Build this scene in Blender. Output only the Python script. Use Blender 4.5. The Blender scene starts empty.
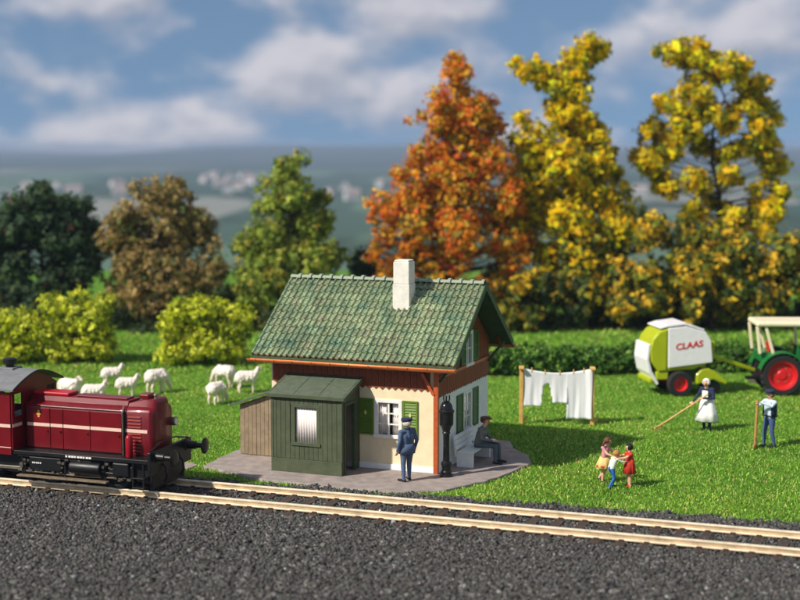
import bpy, bmesh, math, random
import numpy as np
from mathutils import Matrix, Vector
R = math.radians
random.seed(7)
rng = np.random.default_rng(11)
scene = bpy.context.scene
col = scene.collection

# ------------------------------------------------------------------ camera, sky, sun, exposure
F, YH, CH = 1450.0, 147.0, 9.4            # focal length in px (800 wide), horizon row, camera height
PITCH = math.atan((300 - YH) / F)
cd = bpy.data.cameras.new('camera'); cam = bpy.data.objects.new('camera', cd); col.objects.link(cam)
cam.location = (0, 0, CH); cam.rotation_euler = (math.pi / 2 - PITCH, 0, 0)
cd.sensor_width = 36; cd.lens = 36 * F / 800; cd.clip_start = .5; cd.clip_end = 40000
cd.dof.use_dof = True; cd.dof.focus_distance = 40.8; cd.dof.aperture_fstop = .26
scene.camera = cam

SUN_EL = R(41); SUN_DIR = Vector((-.848 * math.cos(SUN_EL), -.53 * math.cos(SUN_EL), math.sin(SUN_EL)))
SUN_ROT = math.atan2(-.848, -.53)
w = bpy.data.worlds.new('World'); scene.world = w; w.use_nodes = True
nt = w.node_tree; nt.nodes.clear()
def N(t, typ, **kw):
    n = t.nodes.new(typ)
    for k, v in kw.items(): setattr(n, k, v)
    return n
tc = N(nt, 'ShaderNodeTexCoord')
sky = N(nt, 'ShaderNodeTexSky', sky_type='NISHITA', sun_disc=False, sun_elevation=SUN_EL, sun_rotation=SUN_ROT % (2 * math.pi))
sky.altitude = 300; sky.air_density = 1.0; sky.dust_density = .3; sky.ozone_density = 3.0
# the sky's horizon glow is compressed: look a little higher up the dome than the view direction
mapn = N(nt, 'ShaderNodeVectorMath', operation='MULTIPLY_ADD'); mapn.inputs[1].default_value = (1, 1, .82); mapn.inputs[2].default_value = (0, 0, .30)
nrm = N(nt, 'ShaderNodeVectorMath', operation='NORMALIZE')
nt.links.new(tc.outputs['Generated'], mapn.inputs[0]); nt.links.new(mapn.outputs[0], nrm.inputs[0]); nt.links.new(nrm.outputs[0], sky.inputs['Vector'])
# cumulus layer over the whole dome
cm = N(nt, 'ShaderNodeMapping'); cm.inputs['Scale'].default_value = (1, 1, 1.75); cm.inputs['Location'].default_value = (.145, .31, .43)
nt.links.new(tc.outputs['Generated'], cm.inputs['Vector'])
cm2 = N(nt, 'ShaderNodeMapping'); cm2.inputs['Scale'].default_value = (1, 1, 1.75); cm2.inputs['Location'].default_value = (.138, .31, .452)
nt.links.new(tc.outputs['Generated'], cm2.inputs['Vector'])
n1 = N(nt, 'ShaderNodeTexNoise'); n1.inputs['Scale'].default_value = 12; n1.inputs['Detail'].default_value = 6; n1.inputs['Roughness'].default_value = .47
n2 = N(nt, 'ShaderNodeTexNoise'); n2.inputs['Scale'].default_value = 12; n2.inputs['Detail'].default_value = 4; n2.inputs['Roughness'].default_value = .5
nt.links.new(cm.outputs[0], n1.inputs['Vector']); nt.links.new(cm2.outputs[0], n2.inputs['Vector'])
mask = N(nt, 'ShaderNodeMapRange', interpolation_type='SMOOTHSTEP'); mask.inputs['From Min'].default_value = .39; mask.inputs['From Max'].default_value = .61; mask.inputs['To Max'].default_value = .88
nt.links.new(n1.outputs['Fac'], mask.inputs['Value'])
dif = N(nt, 'ShaderNodeMath', operation='SUBTRACT'); nt.links.new(n1.outputs['Fac'], dif.inputs[0]); nt.links.new(n2.outputs['Fac'], dif.inputs[1])
shd = N(nt, 'ShaderNodeMapRange', interpolation_type='SMOOTHSTEP'); shd.inputs['From Min'].default_value = -.14; shd.inputs['From Max'].default_value = .16
nt.links.new(dif.outputs[0], shd.inputs['Value'])
cc = N(nt, 'ShaderNodeMix', data_type='RGBA'); cc.inputs['A'].default_value = (1.7, 1.8, 2.15, 1); cc.inputs['B'].default_value = (2.9, 2.82, 3.02, 1)
nt.links.new(shd.outputs[0], cc.inputs['Factor'])
tint = N(nt, 'ShaderNodeMix', data_type='RGBA', blend_type='MULTIPLY'); tint.inputs['Factor'].default_value = 1; tint.inputs['B'].default_value = (.58, .565, .51, 1)
nt.links.new(sky.outputs[0], tint.inputs['A'])
mx = N(nt, 'ShaderNodeMix', data_type='RGBA'); nt.links.new(mask.outputs[0], mx.inputs['Factor'])
nt.links.new(tint.outputs['Result'], mx.inputs['A']); nt.links.new(cc.outputs['Result'], mx.inputs['B'])
bg = N(nt, 'ShaderNodeBackground'); bg.inputs['Strength'].default_value = .15
wo = N(nt, 'ShaderNodeOutputWorld'); nt.links.new(mx.outputs['Result'], bg.inputs['Color']); nt.links.new(bg.outputs[0], wo.inputs[0])

sd = bpy.data.lights.new('sun', 'SUN'); sun = bpy.data.objects.new('sun', sd); col.objects.link(sun)
sd.energy = 3.6; sd.angle = R(1.5); sd.color = (1, .94, .84)
sun.rotation_euler = (-SUN_DIR).to_track_quat('-Z', 'Y').to_euler(); sun.location = (-20, 10, 40)
scene.view_settings.view_transform = 'Standard'; scene.view_settings.look = 'None'
scene.view_settings.exposure = .62; scene.view_settings.gamma = 1; scene.view_settings.use_curve_mapping = False

# ------------------------------------------------------------------ helpers
def srgb(r, g, b):
    f = lambda c: ((c / 255 + .055) / 1.055) ** 2.4 if c > 10 else c / 255 / 12.92
    return (f(r), f(g), f(b), 1)
MATS = {}
def mat(name, c, rough=.6, metal=0, var=.15, vscale=6, bump=0, bscale=40, spec=.4, coat=0):
    """principled with noise colour variation and fine relief"""
    if name in MATS: return MATS[name]
    m = bpy.data.materials.new(name); m.use_nodes = True; t = m.node_tree
    b = t.nodes['Principled BSDF']; b.inputs['Roughness'].default_value = rough; b.inputs['Metallic'].default_value = metal
    b.inputs['Specular IOR Level'].default_value = spec; b.inputs['Coat Weight'].default_value = coat
    b.inputs['Base Color'].default_value = c
    co = N(t, 'ShaderNodeTexCoord')
    if var:
        no = N(t, 'ShaderNodeTexNoise'); no.inputs['Scale'].default_value = vscale; no.inputs['Detail'].default_value = 6; no.inputs['Roughness'].default_value = .65
        t.links.new(co.outputs['Object'], no.inputs['Vector'])
        mr = N(t, 'ShaderNodeMapRange'); mr.inputs['From Min'].default_value = .3; mr.inputs['From Max'].default_value = .7
        mr.inputs['To Min'].default_value = 1 - var; mr.inputs['To Max'].default_value = 1 + var * .6
        t.links.new(no.outputs['Fac'], mr.inputs['Value'])
        mi = N(t, 'ShaderNodeVectorMath', operation='SCALE'); mi.inputs[0].default_value = c[:3]
        t.links.new(mr.outputs[0], mi.inputs['Scale']); t.links.new(mi.outputs[0], b.inputs['Base Color'])
        rr = N(t, 'ShaderNodeMapRange'); rr.inputs['To Min'].default_value = max(.05, rough - .12); rr.inputs['To Max'].default_value = min(1, rough + .12)
        t.links.new(no.outputs['Fac'], rr.inputs['Value']); t.links.new(rr.outputs[0], b.inputs['Roughness'])
    if bump:
        nb = N(t, 'ShaderNodeTexNoise'); nb.inputs['Scale'].default_value = bscale; nb.inputs['Detail'].default_value = 4
        t.links.new(co.outputs['Object'], nb.inputs['Vector'])
        bp = N(t, 'ShaderNodeBump'); bp.inputs['Strength'].default_value = bump; bp.inputs['Distance'].default_value = .02
        t.links.new(nb.outputs['Fac'], bp.inputs['Height']); t.links.new(bp.outputs[0], b.inputs['Normal'])
    MATS[name] = m; return m
def mat_attr(name, rough=.7, transl=.25, spec=.2):
    """colour from the mesh colour attribute 'Col' (leaves, blades, stones)"""
    m = bpy.data.materials.new(name); m.use_nodes = True; t = m.node_tree; b = t.nodes['Principled BSDF']
    b.inputs['Roughness'].default_value = rough; b.inputs['Specular IOR Level'].default_value = spec
    at = N(t, 'ShaderNodeAttribute', attribute_name='Col'); t.links.new(at.outputs['Color'], b.inputs['Base Color'])
    if transl:
        tr = N(t, 'ShaderNodeBsdfTranslucent'); t.links.new(at.outputs['Color'], tr.inputs['Color'])
        ms = N(t, 'ShaderNodeMixShader'); ms.inputs[0].default_value = transl
        t.links.new(b.outputs[0], ms.inputs[1]); t.links.new(tr.outputs[0], ms.inputs[2]); t.links.new(ms.outputs[0], t.nodes['Material Output'].inputs[0])
    MATS[name] = m; return m

def tag(o, label=None, cat=None, group=None, kind=None):
    if label: o['label'] = label
    if cat: o['category'] = cat
    if group: o['group'] = group
    if kind: o['kind'] = kind
    return o
def empty(name, loc=(0, 0, 0), rz=0, label=None, cat=None, group=None):
    o = bpy.data.objects.new(name, None); col.objects.link(o); o.empty_display_size = .3
    o.location = loc; o.rotation_euler = (0, 0, rz); tag(o, label, cat, group); return o
def link(me, name, parent=None, loc=(0, 0, 0), rot=(0, 0, 0)):
    o = bpy.data.objects.new(name, me); col.objects.link(o); o.parent = parent; o.location = loc; o.rotation_euler = rot; return o
def copy_tree(o, parent=None):
    c = o.copy(); col.objects.link(c); c.parent = parent
    for ch in [x for x in bpy.data.objects if x.parent == o]: copy_tree(ch, c)
    return c

class MB:
    def __init__(s): s.v = []; s.f = []
    def add(s, v, f):
        k = len(s.v); s.v += [tuple(p) for p in v]; s.f += [tuple(i + k for i in q) for q in f]; return s
    def box(s, x0, x1, y0, y1, z0, z1, M=None):
        v = [Vector((x, y, z)) for z in (z0, z1) for y in (y0, y1) for x in (x0, x1)]
        if M is not None: v = [M @ p for p in v]
        return s.add(v, [(0, 2, 3, 1), (4, 5, 7, 6), (0, 1, 5, 4), (2, 6, 7, 3), (0, 4, 6, 2), (1, 3, 7, 5)])
    def bar(s, p0, p1, wd, ht, up=(0, 0, 1)):
        p0, p1 = Vector(p0), Vector(p1); d = (p1 - p0); L = d.length; d.normalize(); up = Vector(up)
        x = d.cross(up)
        if x.length < 1e-4: x = d.cross(Vector((0, 1, 0)))
        x.normalize(); z = x.cross(d)
        M = Matrix(((x.x, d.x, z.x, p0.x), (x.y, d.y, z.y, p0.y), (x.z, d.z, z.z, p0.z), (0, 0, 0, 1)))
        return s.box(-wd / 2, wd / 2, 0, L, -ht / 2, ht / 2, M)
    def tube(s, pts, rad, n=8, cap=True):
        pts = [Vector(p) for p in pts]; k = len(pts)
        if not hasattr(rad, '__len__'): rad = [rad] * k
        v, f = [], []; ref = None
        for i, p in enumerate(pts):
            d = (pts[min(i + 1, k - 1)] - pts[max(i - 1, 0)]).normalized()
            if ref is None: ref = d.orthogonal().normalized()
            ref = (ref - d * ref.dot(d)).normalized(); b = d.cross(ref)
            for j in range(n):
                a = 2 * math.pi * j / n; v.append(p + (ref * math.cos(a) + b * math.sin(a)) * rad[i])
        for i in range(k - 1):
            for j in range(n):
                f.append((i * n + j, i * n + (j + 1) % n, (i + 1) * n + (j + 1) % n, (i + 1) * n + j))
        if cap: f += [tuple(range(n - 1, -1, -1)), tuple((k - 1) * n + j for j in range(n))]
        return s.add(v, f)
    def lathe(s, prof, n=20, M=None, cap=True):
        v, f = [], []
        for r, z in prof:
            for j in range(n):
                a = 2 * math.pi * j / n; p = Vector((r * math.cos(a), r * math.sin(a), z)); v.append(M @ p if M is not None else p)
        for i in range(len(prof) - 1):
            for j in range(n): f.append((i * n + j, i * n + (j + 1) % n, (i + 1) * n + (j + 1) % n, (i + 1) * n + j))
        if cap: f += [tuple(range(n - 1, -1, -1)), tuple((len(prof) - 1) * n + j for j in range(n))]
        return s.add(v, f)
    def prism(s, poly, d, M=None, o=0.):
        """poly in (x, z), extruded along y from o to o+d"""
        n = len(poly); v = [Vector((x, o, z)) for x, z in poly] + [Vector((x, o + d, z)) for x, z in poly]
        if M is not None: v = [M @ p for p in v]
        return s.add(v, [tuple(range(n)), tuple(range(2 * n - 1, n - 1, -1))] + [((i + 1) % n, i, n + i, n + (i + 1) % n) for i in range(n)])
    def ell(s, c, r, nu=14, nv=9, M=None, keep=None):
        v, f = [], []
        for i in range(nv + 1):
            th = math.pi * i / nv
            for j in range(nu):
                a = 2 * math.pi * j / nu
                p = Vector((math.sin(th) * math.cos(a), math.sin(th) * math.sin(a), math.cos(th)))
                q = Vector((p.x * r[0], p.y * r[1], p.z * r[2])); q = (M @ q if M is not None else q) + Vector(c); v.append(q)
        for i in range(nv):
            for j in range(nu):
                q = (i * nu + j, (i + 1) * nu + j, (i + 1) * nu + (j + 1) % nu, i * nu + (j + 1) % nu)
                if keep is None or keep(sum((v[k] for k in q), Vector()) / 4): f.append(q)
        return s.add(v, f)
    def mesh(s, name):
        me = bpy.data.meshes.new(name); me.from_pydata(s.v, [], s.f); me.validate()
        bm = bmesh.new(); bm.from_mesh(me); bmesh.ops.recalc_face_normals(bm, faces=bm.faces); bm.to_mesh(me); bm.free()
        return me
    def build(s, name, m, parent=None, loc=(0, 0, 0), rot=(0, 0, 0), bevel=0, smooth=0, seg=2, solid=0):
        me = s.mesh(name); me.materials.append(m); o = link(me, name, parent, loc, rot)
        if solid: md = o.modifiers.new('solid', 'SOLIDIFY'); md.thickness = solid; md.offset = 0
        if bevel:
            md = o.modifiers.new('bevel', 'BEVEL'); md.width = bevel; md.segments = seg; md.limit_method = 'ANGLE'; md.angle_limit = R(35)
        if smooth: me.shade_smooth(); me.set_sharp_from_angle(angle=R(smooth))
        return o
def npmesh(name, V, Fc, m, cols=None, smooth=False):
    """V (n,3), Fc (k,c) with c constant; cols per face (k,3)"""
    me = bpy.data.meshes.new(name); V = np.ascontiguousarray(V, np.float32); Fc = np.ascontiguousarray(Fc, np.int32); k, c = Fc.shape
    me.vertices.add(len(V)); me.vertices.foreach_set('co', V.ravel())
    me.loops.add(k * c); me.loops.foreach_set('vertex_index', Fc.ravel())
    me.polygons.add(k); me.polygons.foreach_set('loop_start', np.arange(0, k * c, c, dtype=np.int32))
    me.update(calc_edges=True)
    if cols is not None:
        at = me.attributes.new('Col', 'FLOAT_COLOR', 'FACE'); cc_ = np.ones((k, 4), np.float32); cc_[:, :3] = cols; at.data.foreach_set('color', cc_.ravel())
    me.materials.append(m); me.validate(); return me
def text_mesh(txt, size, depth, shear=0.):
    cu = bpy.data.curves.new('t', 'FONT'); cu.body = txt; cu.size = size; cu.extrude = depth; cu.shear = shear; cu.align_x = 'CENTER'; cu.align_y = 'CENTER'; cu.offset = size * .02
    o = bpy.data.objects.new('t', cu); col.objects.link(o); dg = bpy.context.evaluated_depsgraph_get()
    me = bpy.data.meshes.new_from_object(o.evaluated_get(dg)); bpy.data.objects.remove(o); return me

# pixel of the photograph -> point on the ground (z0): distance comes from the ground it touches
def G(px, py, z0=0.):
    dx = (px - 400) / F; up = -(py - 300) / F; c, s = math.cos(PITCH), math.sin(PITCH)
    t = (z0 - CH) / (-s + up * c); return Vector((dx * t, (c + up * s) * t, z0))
def AT(px, py, Y):
    """point seen at a pixel on the vertical plane y = Y (a distance taken from the ground)"""
    dx = (px - 400) / F; up = -(py - 300) / F; c, s = math.cos(PITCH), math.sin(PITCH)
    t = Y / (c + up * s); return Vector((dx * t, Y, CH + (-s + up * c) * t))

# ------------------------------------------------------------------ frames of the place
HA = R(21.38); HC = Vector((1.06, 40.9, 0))           # house: front right wall corner, u = along the facade, v = depth
HU = Vector((math.cos(HA), -math.sin(HA), 0)); HV = Vector((math.sin(HA), math.cos(HA), 0))
def HL(x, y, z=0): return HC + HU * x + HV * y + Vector((0, 0, z))
TA = HA - math.atan(.033); TC = HL(0, -4.47)          # track
TU = Vector((math.cos(TA), -math.sin(TA), 0)); TV = Vector((math.sin(TA), math.cos(TA), 0))
def TL(x, y, z=0): return TC + TU * x + TV * y + Vector((0, 0, z))
def to_house(X, Y):
    dx, dy = X - HC.x, Y - HC.y; return dx * HU.x + dy * HU.y, dx * HV.x + dy * HV.y
def to_track(X, Y):
    dx, dy = X - TC.x, Y - TC.y; return dx * TU.x + dy * TU.y, dx * TV.x + dy * TV.y

# ------------------------------------------------------------------ terrain
def smooth(x, a, b):
    t = np.clip((x - a) / (b - a), 0, 1); return t * t * (3 - 2 * t)
def terrain(X, Y):
    z = -38 * smooth(Y, 88, 420)
    wob = np.sin(X / 90 + 1) * np.cos(Y / 130) * 1.6 * smooth(Y, 120, 400)
    hill = smooth(Y, 3600, 6800) * (34 + 14 * np.sin(X / 900 + .6) + 9 * np.sin(X / 380 + 2.) + 5 * np.sin(X / 170))
    hill2 = 16 * np.exp(-((X + 700) / 650) ** 2 - ((Y - 6400) / 900) ** 2)
    return z + wob + hill + hill2
ys = np.concatenate([np.arange(-60, 120, 6), np.arange(120, 460, 14), np.geomspace(460, 7600, 70)])
xs = np.concatenate([-np.geomspace(7000, 40, 60), np.arange(-36, 37, 6), np.geomspace(40, 7000, 60)])
XX, YY = np.meshgrid(xs, ys); V = np.stack([XX, YY, terrain(XX, YY)], -1).reshape(-1, 3)
nx, ny = len(xs), len(ys); ii = np.arange(nx * ny).reshape(ny, nx)
Fq = np.stack([ii[:-1, :-1], ii[:-1, 1:], ii[1:, 1:], ii[1:, :-1]], -1).reshape(-1, 4)
gm = bpy.data.materials.new('meadow'); gm.use_nodes = True; t = gm.node_tree; b = t.nodes['Principled BSDF']; b.inputs['Roughness'].default_value = .9; b.inputs['Specular IOR Level'].default_value = .1
ge = N(t, 'ShaderNodeNewGeometry')
def noise(t, src, scale, detail=4, rough=.6):
    n = N(t, 'ShaderNodeTexNoise'); n.inputs['Scale'].default_value = scale; n.inputs['Detail'].default_value = detail; n.inputs['Roughness'].default_value = rough
    t.links.new(src, n.inputs['Vector']); return n.outputs['Fac']
def ramp(t, src, stops):
    r = N(t, 'ShaderNodeValToRGB'); e = r.color_ramp.elements
    while len(e) < len(stops): e.new(.5)
    for i, (p, c) in enumerate(stops): e[i].position = p; e[i].color = c
    t.links.new(src, r.inputs[0]); return r.outputs[0]
pos = ge.outputs['Position']
near = ramp(t, noise(t, pos, 9, 6, .75), [(.25, srgb(52, 86, 24)), (.45, srgb(84, 126, 36)), (.6, srgb(108, 148, 48)), (.8, srgb(150, 166, 78))])
patch = ramp(t, noise(t, pos, .55, 4), [(.3, (.62, .72, .6, 1)), (.7, (1.15, 1.1, 1.0, 1))])
nm = N(t, 'ShaderNodeMix', data_type='RGBA', blend_type='MULTIPLY'); nm.inputs['Factor'].default_value = 1
t.links.new(near, nm.inputs['A']); t.links.new(patch, nm.inputs['B'])
vo = N(t, 'ShaderNodeTexVoronoi'); vo.inputs['Scale'].default_value = .0042; 
mp = N(t, 'ShaderNodeMapping'); mp.inputs['Scale'].default_value = (1, .45, 1); t.links.new(pos, mp.inputs['Vector']); t.links.new(mp.outputs[0], vo.inputs['Vector'])
sx = N(t, 'ShaderNodeSeparateColor'); t.links.new(vo.outputs['Color'], sx.inputs[0])
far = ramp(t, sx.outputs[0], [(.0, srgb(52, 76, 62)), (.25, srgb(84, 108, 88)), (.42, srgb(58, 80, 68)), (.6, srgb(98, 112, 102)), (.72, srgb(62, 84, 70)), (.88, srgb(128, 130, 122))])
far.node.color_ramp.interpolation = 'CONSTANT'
wood = noise(t, mp.outputs[0], .006, 5)
fm = N(t, 'ShaderNodeMix', data_type='RGBA'); t.links.new(far, fm.inputs['A']); fm.inputs['B'].default_value = srgb(46, 64, 48)
wr = N(t, 'ShaderNodeMapRange', interpolation_type='SMOOTHSTEP'); wr.inputs['From Min'].default_value = .52; wr.inputs['From Max'].default_value = .58; t.links.new(wood, wr.inputs['Value']); wx = N(t, 'ShaderNodeMath', operation='MAXIMUM'); wy = N(t, 'ShaderNodeMapRange', interpolation_type='SMOOTHSTEP'); wy.inputs['From Min'].default_value = 2600; wy.inputs['From Max'].default_value = 3600; wy.inputs['To Max'].default_value = .9
t.links.new(wr.outputs[0], wx.inputs[0]); t.links.new(wy.outputs[0], wx.inputs[1]); t.links.new(wx.outputs[0], fm.inputs['Factor'])
sp = N(t, 'ShaderNodeSeparateXYZ'); t.links.new(pos, sp.inputs[0]); t.links.new(sp.outputs[1], wy.inputs['Value'])
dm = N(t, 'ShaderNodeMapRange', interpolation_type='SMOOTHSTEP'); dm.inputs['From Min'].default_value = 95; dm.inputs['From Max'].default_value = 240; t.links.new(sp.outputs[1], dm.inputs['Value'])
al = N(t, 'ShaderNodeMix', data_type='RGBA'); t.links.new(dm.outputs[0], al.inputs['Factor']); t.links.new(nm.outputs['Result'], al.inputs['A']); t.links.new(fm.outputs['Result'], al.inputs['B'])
t.links.new(al.outputs['Result'], b.inputs['Base Color'])
bp = N(t, 'ShaderNodeBump'); bp.inputs['Strength'].default_value = .5; bp.inputs['Distance'].default_value = .05; t.links.new(noise(t, pos, 22, 4), bp.inputs['Height']); t.links.new(bp.outputs[0], b.inputs['Normal'])
ground = link(npmesh('ground', V, Fq, gm), 'ground'); tag(ground, kind='structure')

# ballast bed sheet (house frame), ragged edge towards the lawn
def bed_edge(x): return -2.65 + .075 * x + .10 * np.sin(x * 1.9) + .07 * np.sin(x * 4.7 + 1) + .05 * np.sin(x * 11)
bedm = mat('ballast_bed', srgb(44, 42, 42), .95, var=.5, vscale=14, bump=.8, bscale=18)
bx = np.arange(-26, 24.01, .25)
Vb = np.concatenate([np.array([HL(x, bed_edge(x), .006) for x in bx]), np.array([HL(x, -24, .006) for x in bx])])
nb_ = len(bx); Fb = np.array([[i, i + nb_, i + nb_ + 1, i + 1] for i in range(nb_ - 1)])
bed = link(npmesh('trackbed', Vb, Fb, bedm), 'trackbed'); tag(bed, kind='structure')

# ballast stones
def in_frame(X, Y, mx=3.2):
    return np.abs(X) < (Y * 400 / F + mx)
def octa(P, S, seed):
    r = np.random.default_rng(seed); n = len(P)
    base = np.array([[1, 0, 0], [-1, 0, 0], [0, 1, 0], [0, -1, 0], [0, 0, 1], [0, 0, -1], ], float)
    v = base[None] * (.65 + .6 * r.random((n, 6, 1))) + r.normal(0, .22, (n, 6, 3))
    q = r.normal(size=(n, 4)); q /= np.linalg.norm(q, axis=1, keepdims=True); a, b_, c, d = q.T
    M = np.stack([1 - 2 * (c * c + d * d), 2 * (b_ * c - a * d), 2 * (b_ * d + a * c), 2 * (b_ * c + a * d), 1 - 2 * (b_ * b_ + d * d), 2 * (c * d - a * b_), 2 * (b_ * d - a * c), 2 * (c * d + a * b_), 1 - 2 * (b_ * b_ + c * c)], -1).reshape(n, 3, 3)
    v = np.einsum('nij,nkj->nki', M, v) * S[:, None, None]; v[:, :, 2] *= .8
    v += P[:, None]
    tri = np.array([[0, 2, 4], [2, 1, 4], [1, 3, 4], [3, 0, 4], [2, 0, 5], [1, 2, 5], [3, 1, 5], [0, 3, 5]])
    return v.reshape(-1, 3), (np.arange(n)[:, None, None] * 6 + tri[None]).reshape(-1, 3)
n = 225000
Y_ = rng.uniform(27.5, 42.5, n); X_ = rng.uniform(-15, 15, n); ok = in_frame(X_, Y_)
hx, hy = to_house(X_, Y_); tx, ty = to_track(X_, Y_)
ok &= hy < bed_edge(hx) + rng.normal(0, .10, n) + .05
ok &= ~((np.abs(np.abs(ty) - .77) < .10))                       # rails stay clear
ok &= ~((np.abs(ty) < 1.4) & (rng.random(n) < .35))
X_, Y_, ty = X_[ok], Y_[ok], ty[ok]; S_ = rng.uniform(.024, .060, len(X_)) * (1 + .7 * (rng.random(len(X_)) < .05))
Z_ = .02 + rng.random(len(X_)) * .05; Z_[np.abs(ty) < 1.3] -= .03
Vs, Fs = octa(np.stack([X_, Y_, Z_], -1), S_, 5)
g_ = (.066 * np.exp(rng.normal(0, .5, len(X_))))[:, None] * np.array([1.03, .975, .90])[None] * (1 + rng.normal(0, .05, (len(X_), 3)))
g_[rng.random(len(X_)) < .003] *= 3.5
stonem = mat_attr('stone', .8, 0, .35)
st = link(npmesh('ballast', Vs, Fs, stonem, np.repeat(g_, 8, 0)), 'ballast'); tag(st, 'loose dark grey ballast stones around the railway track', 'gravel', kind='stuff')

# paving round the house
PAVE = [(-6.9, -.2), (-6.75, -1.55), (-4.7, -2.35), (-3.7, -2.5), (-1.6, -2.62), (-.2, -2.45), (.85, -1.75), (1.6, -.35), (1.9, 1.0), (2.15, 2.4), (1.75, 3.4), (.95, 4.3), (.6, 5.3), (-5.6, 5.3), (-7.0, 3.2)]
_r = random.Random(3); _q = []
for (x0_, y0_), (x1_, y1_) in zip(PAVE, PAVE[1:] + PAVE[:1]):
    _n = max(1, int(math.hypot(x1_ - x0_, y1_ - y0_) / .28))
    for i in range(_n): _q.append((x0_ + (x1_ - x0_) * i / _n + _r.uniform(-.05, .05), y0_ + (y1_ - y0_) * i / _n + _r.uniform(-.05, .05)))
PAVE = _q
pavm = mat('paving_mat', srgb(150, 138, 132), .9, var=.30, vscale=3.2, bump=.45, bscale=26)
m = MB()
v0 = [(x, y, .0) for x, y in PAVE]; v1 = [(x * .995, y * .99, .07) for x, y in PAVE]; k = len(PAVE)
m.add(v0 + v1, [tuple(range(k, 2 * k))] + [(i, (i + 1) % k, k + (i + 1) % k, k + i) for i in range(k)])
pav = m.build('pavement', pavm, None, HC, (0, 0, -HA), bevel=.02); tag(pav, kind='structure')
pth = MB(); pp = [(-8.9, -2.75), (-8.4, -1.5), (-7.4, -1.1), (-7.05, -1.35), (-7.1, -2.0), (-7.5, -2.6)]
pth.add([(x, y, .03) for x, y in pp], [tuple(range(len(pp)))]); pt = pth.build('path', pavm, None, HC, (0, 0, -HA)); tag(pt, kind='structure')

def inside(poly, X, Y):
    r = np.zeros(len(X), bool); n = len(poly)
    for i in range(n):
        x0, y0 = poly[i]; x1, y1 = poly[(i + 1) % n]
        c = ((y0 > Y) != (y1 > Y)); r ^= c & (X < (x1 - x0) * (Y - y0) / ((y1 - y0) if y1 != y0 else 1e-9) + x0)
    return r
# grass blades
def grass(n, y0, y1, ln, wd, seed, name, label):
    r = np.random.default_rng(seed)
    Y = y0 + (y1 - y0) * r.random(n) ** 1.25; X = (r.random(n) * 2 - 1) * (Y * 400 / F + 5.5)
    hx, hy = to_house(X, Y)
    jit = r.normal(0, .13, n)
    ok = (hy > bed_edge(hx) + jit - .03) & ~inside(PAVE, hx + jit, hy + jit * .7) & ~inside(pp, hx + jit, hy)
    X, Y = X[ok], Y[ok]; n = len(X)
    L = ln * r.uniform(.55, 1.25, n); a = r.random(n) * 6.283; lean = r.uniform(.15, 1.15, n)
    d = np.stack([np.cos(a) * np.sin(lean), np.sin(a) * np.sin(lean), np.cos(lean)], -1) * L[:, None]
    s_ = r.random(n) * 6.283; sd_ = np.stack([np.cos(s_), np.sin(s_), 0 * s_], -1) * (wd * r.uniform(.6, 1.3, n))[:, None]
    P = np.stack([X, Y, np.zeros(n) + .0], -1)
    mid = P + d * .55 + np.array([0, 0, .012]); tip = P + d * np.array([1.15, 1.15, .82])
    V = np.stack([P - sd_, P + sd_, mid + sd_ * .8, mid - sd_ * .8, tip], 1).reshape(-1, 3); i5 = np.arange(n)[:, None] * 5
    Fc = np.concatenate([i5 + np.array([[0, 1, 2]]), i5 + np.array([[0, 2, 3]]), i5 + np.array([[3, 2, 4]])], 1).reshape(-1, 3)
    pal = np.array([srgb(92, 132, 32)[:3], srgb(118, 158, 44)[:3], srgb(136, 176, 70)[:3], srgb(58, 98, 30)[:3], srgb(178, 188, 104)[:3], srgb(190, 156, 108)[:3]])
    pw = np.array([.24, .28, .22, .14, .09, .03])
    # clumps of tone over the lawn
    cl = np.sin(X * 1.3 + np.sin(Y * .9) * 2) * np.cos(Y * 1.1 + np.sin(X * .7) * 1.7)
    c = pal[r.choice(6, n, p=pw)] * (1.2 + r.normal(0, .26, (n, 1)) + .12 * cl[:, None]) * (1 + np.clip(np.sin(X * .55 + 1.3 * np.sin(Y * .41)) * np.sin(Y * .5 + np.cos(X * .33)), 0, 1)[:, None] * np.array([.34, .12, .3])); c = np.clip(c, .003, 1)
    o = link(npmesh(name, V, Fc, MATS['blade'], np.repeat(c, 3, 0)), name); tag(o, label, 'grass', kind='stuff')
mat_attr('blade', .65, .3, .25)
grass(262000, 34.0, 64, .098, .0125, 3, 'grass', 'short bright green grass covering the meadow')
grass(68000, 60, 90, .17, .03, 4, 'grass', 'short green grass of the meadow in front of the trees')

# ------------------------------------------------------------------ the house
house = empty('house', HC, -HA, 'small cream and brown gatekeeper house with green tiled roof and white chimney', 'house')
plaster = mat('plaster_cream', srgb(230, 214, 176), .9, var=.12, vscale=2.2, bump=.25, bscale=50)
plaster_w = mat('plaster_white', srgb(240, 240, 234), .9, var=.10, vscale=2.2, bump=.25, bscale=50)
brown = mat('brown_wood', srgb(142, 68, 36), .7, var=.35, vscale=5, bump=.3, bscale=30)
rust = mat('orange_brown_paint', srgb(182, 84, 40), .45, var=.22, vscale=8)
copper = mat('copper_gutter', srgb(208, 116, 64), .4, metal=.35, var=.25, vscale=4)
greenp = mat('dark_green_paint', srgb(62, 84, 54), .6, var=.28, vscale=5, bump=.25, bscale=30)
greenp2 = mat('porch_green', srgb(74, 82, 58), .65, var=.25, vscale=4, bump=.3, bscale=35)
shutg = mat('shutter_green', srgb(92, 122, 22), .55, var=.2, vscale=6)
shutd = mat('shutter_dark_green', srgb(62, 104, 34), .55, var=.2, vscale=6)
whitep = mat('white_paint', srgb(230, 228, 220), .5, var=.08)
shedw = mat('weathered_wood', srgb(142, 124, 100), .85, var=.3, vscale=5, bump=.4, bscale=30)
felt = mat('roof_felt', srgb(84, 94, 76), .8, var=.25, vscale=7, bump=.3, bscale=60)
curt = mat('curtain', srgb(246, 232, 228), .9, var=.06)
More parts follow.
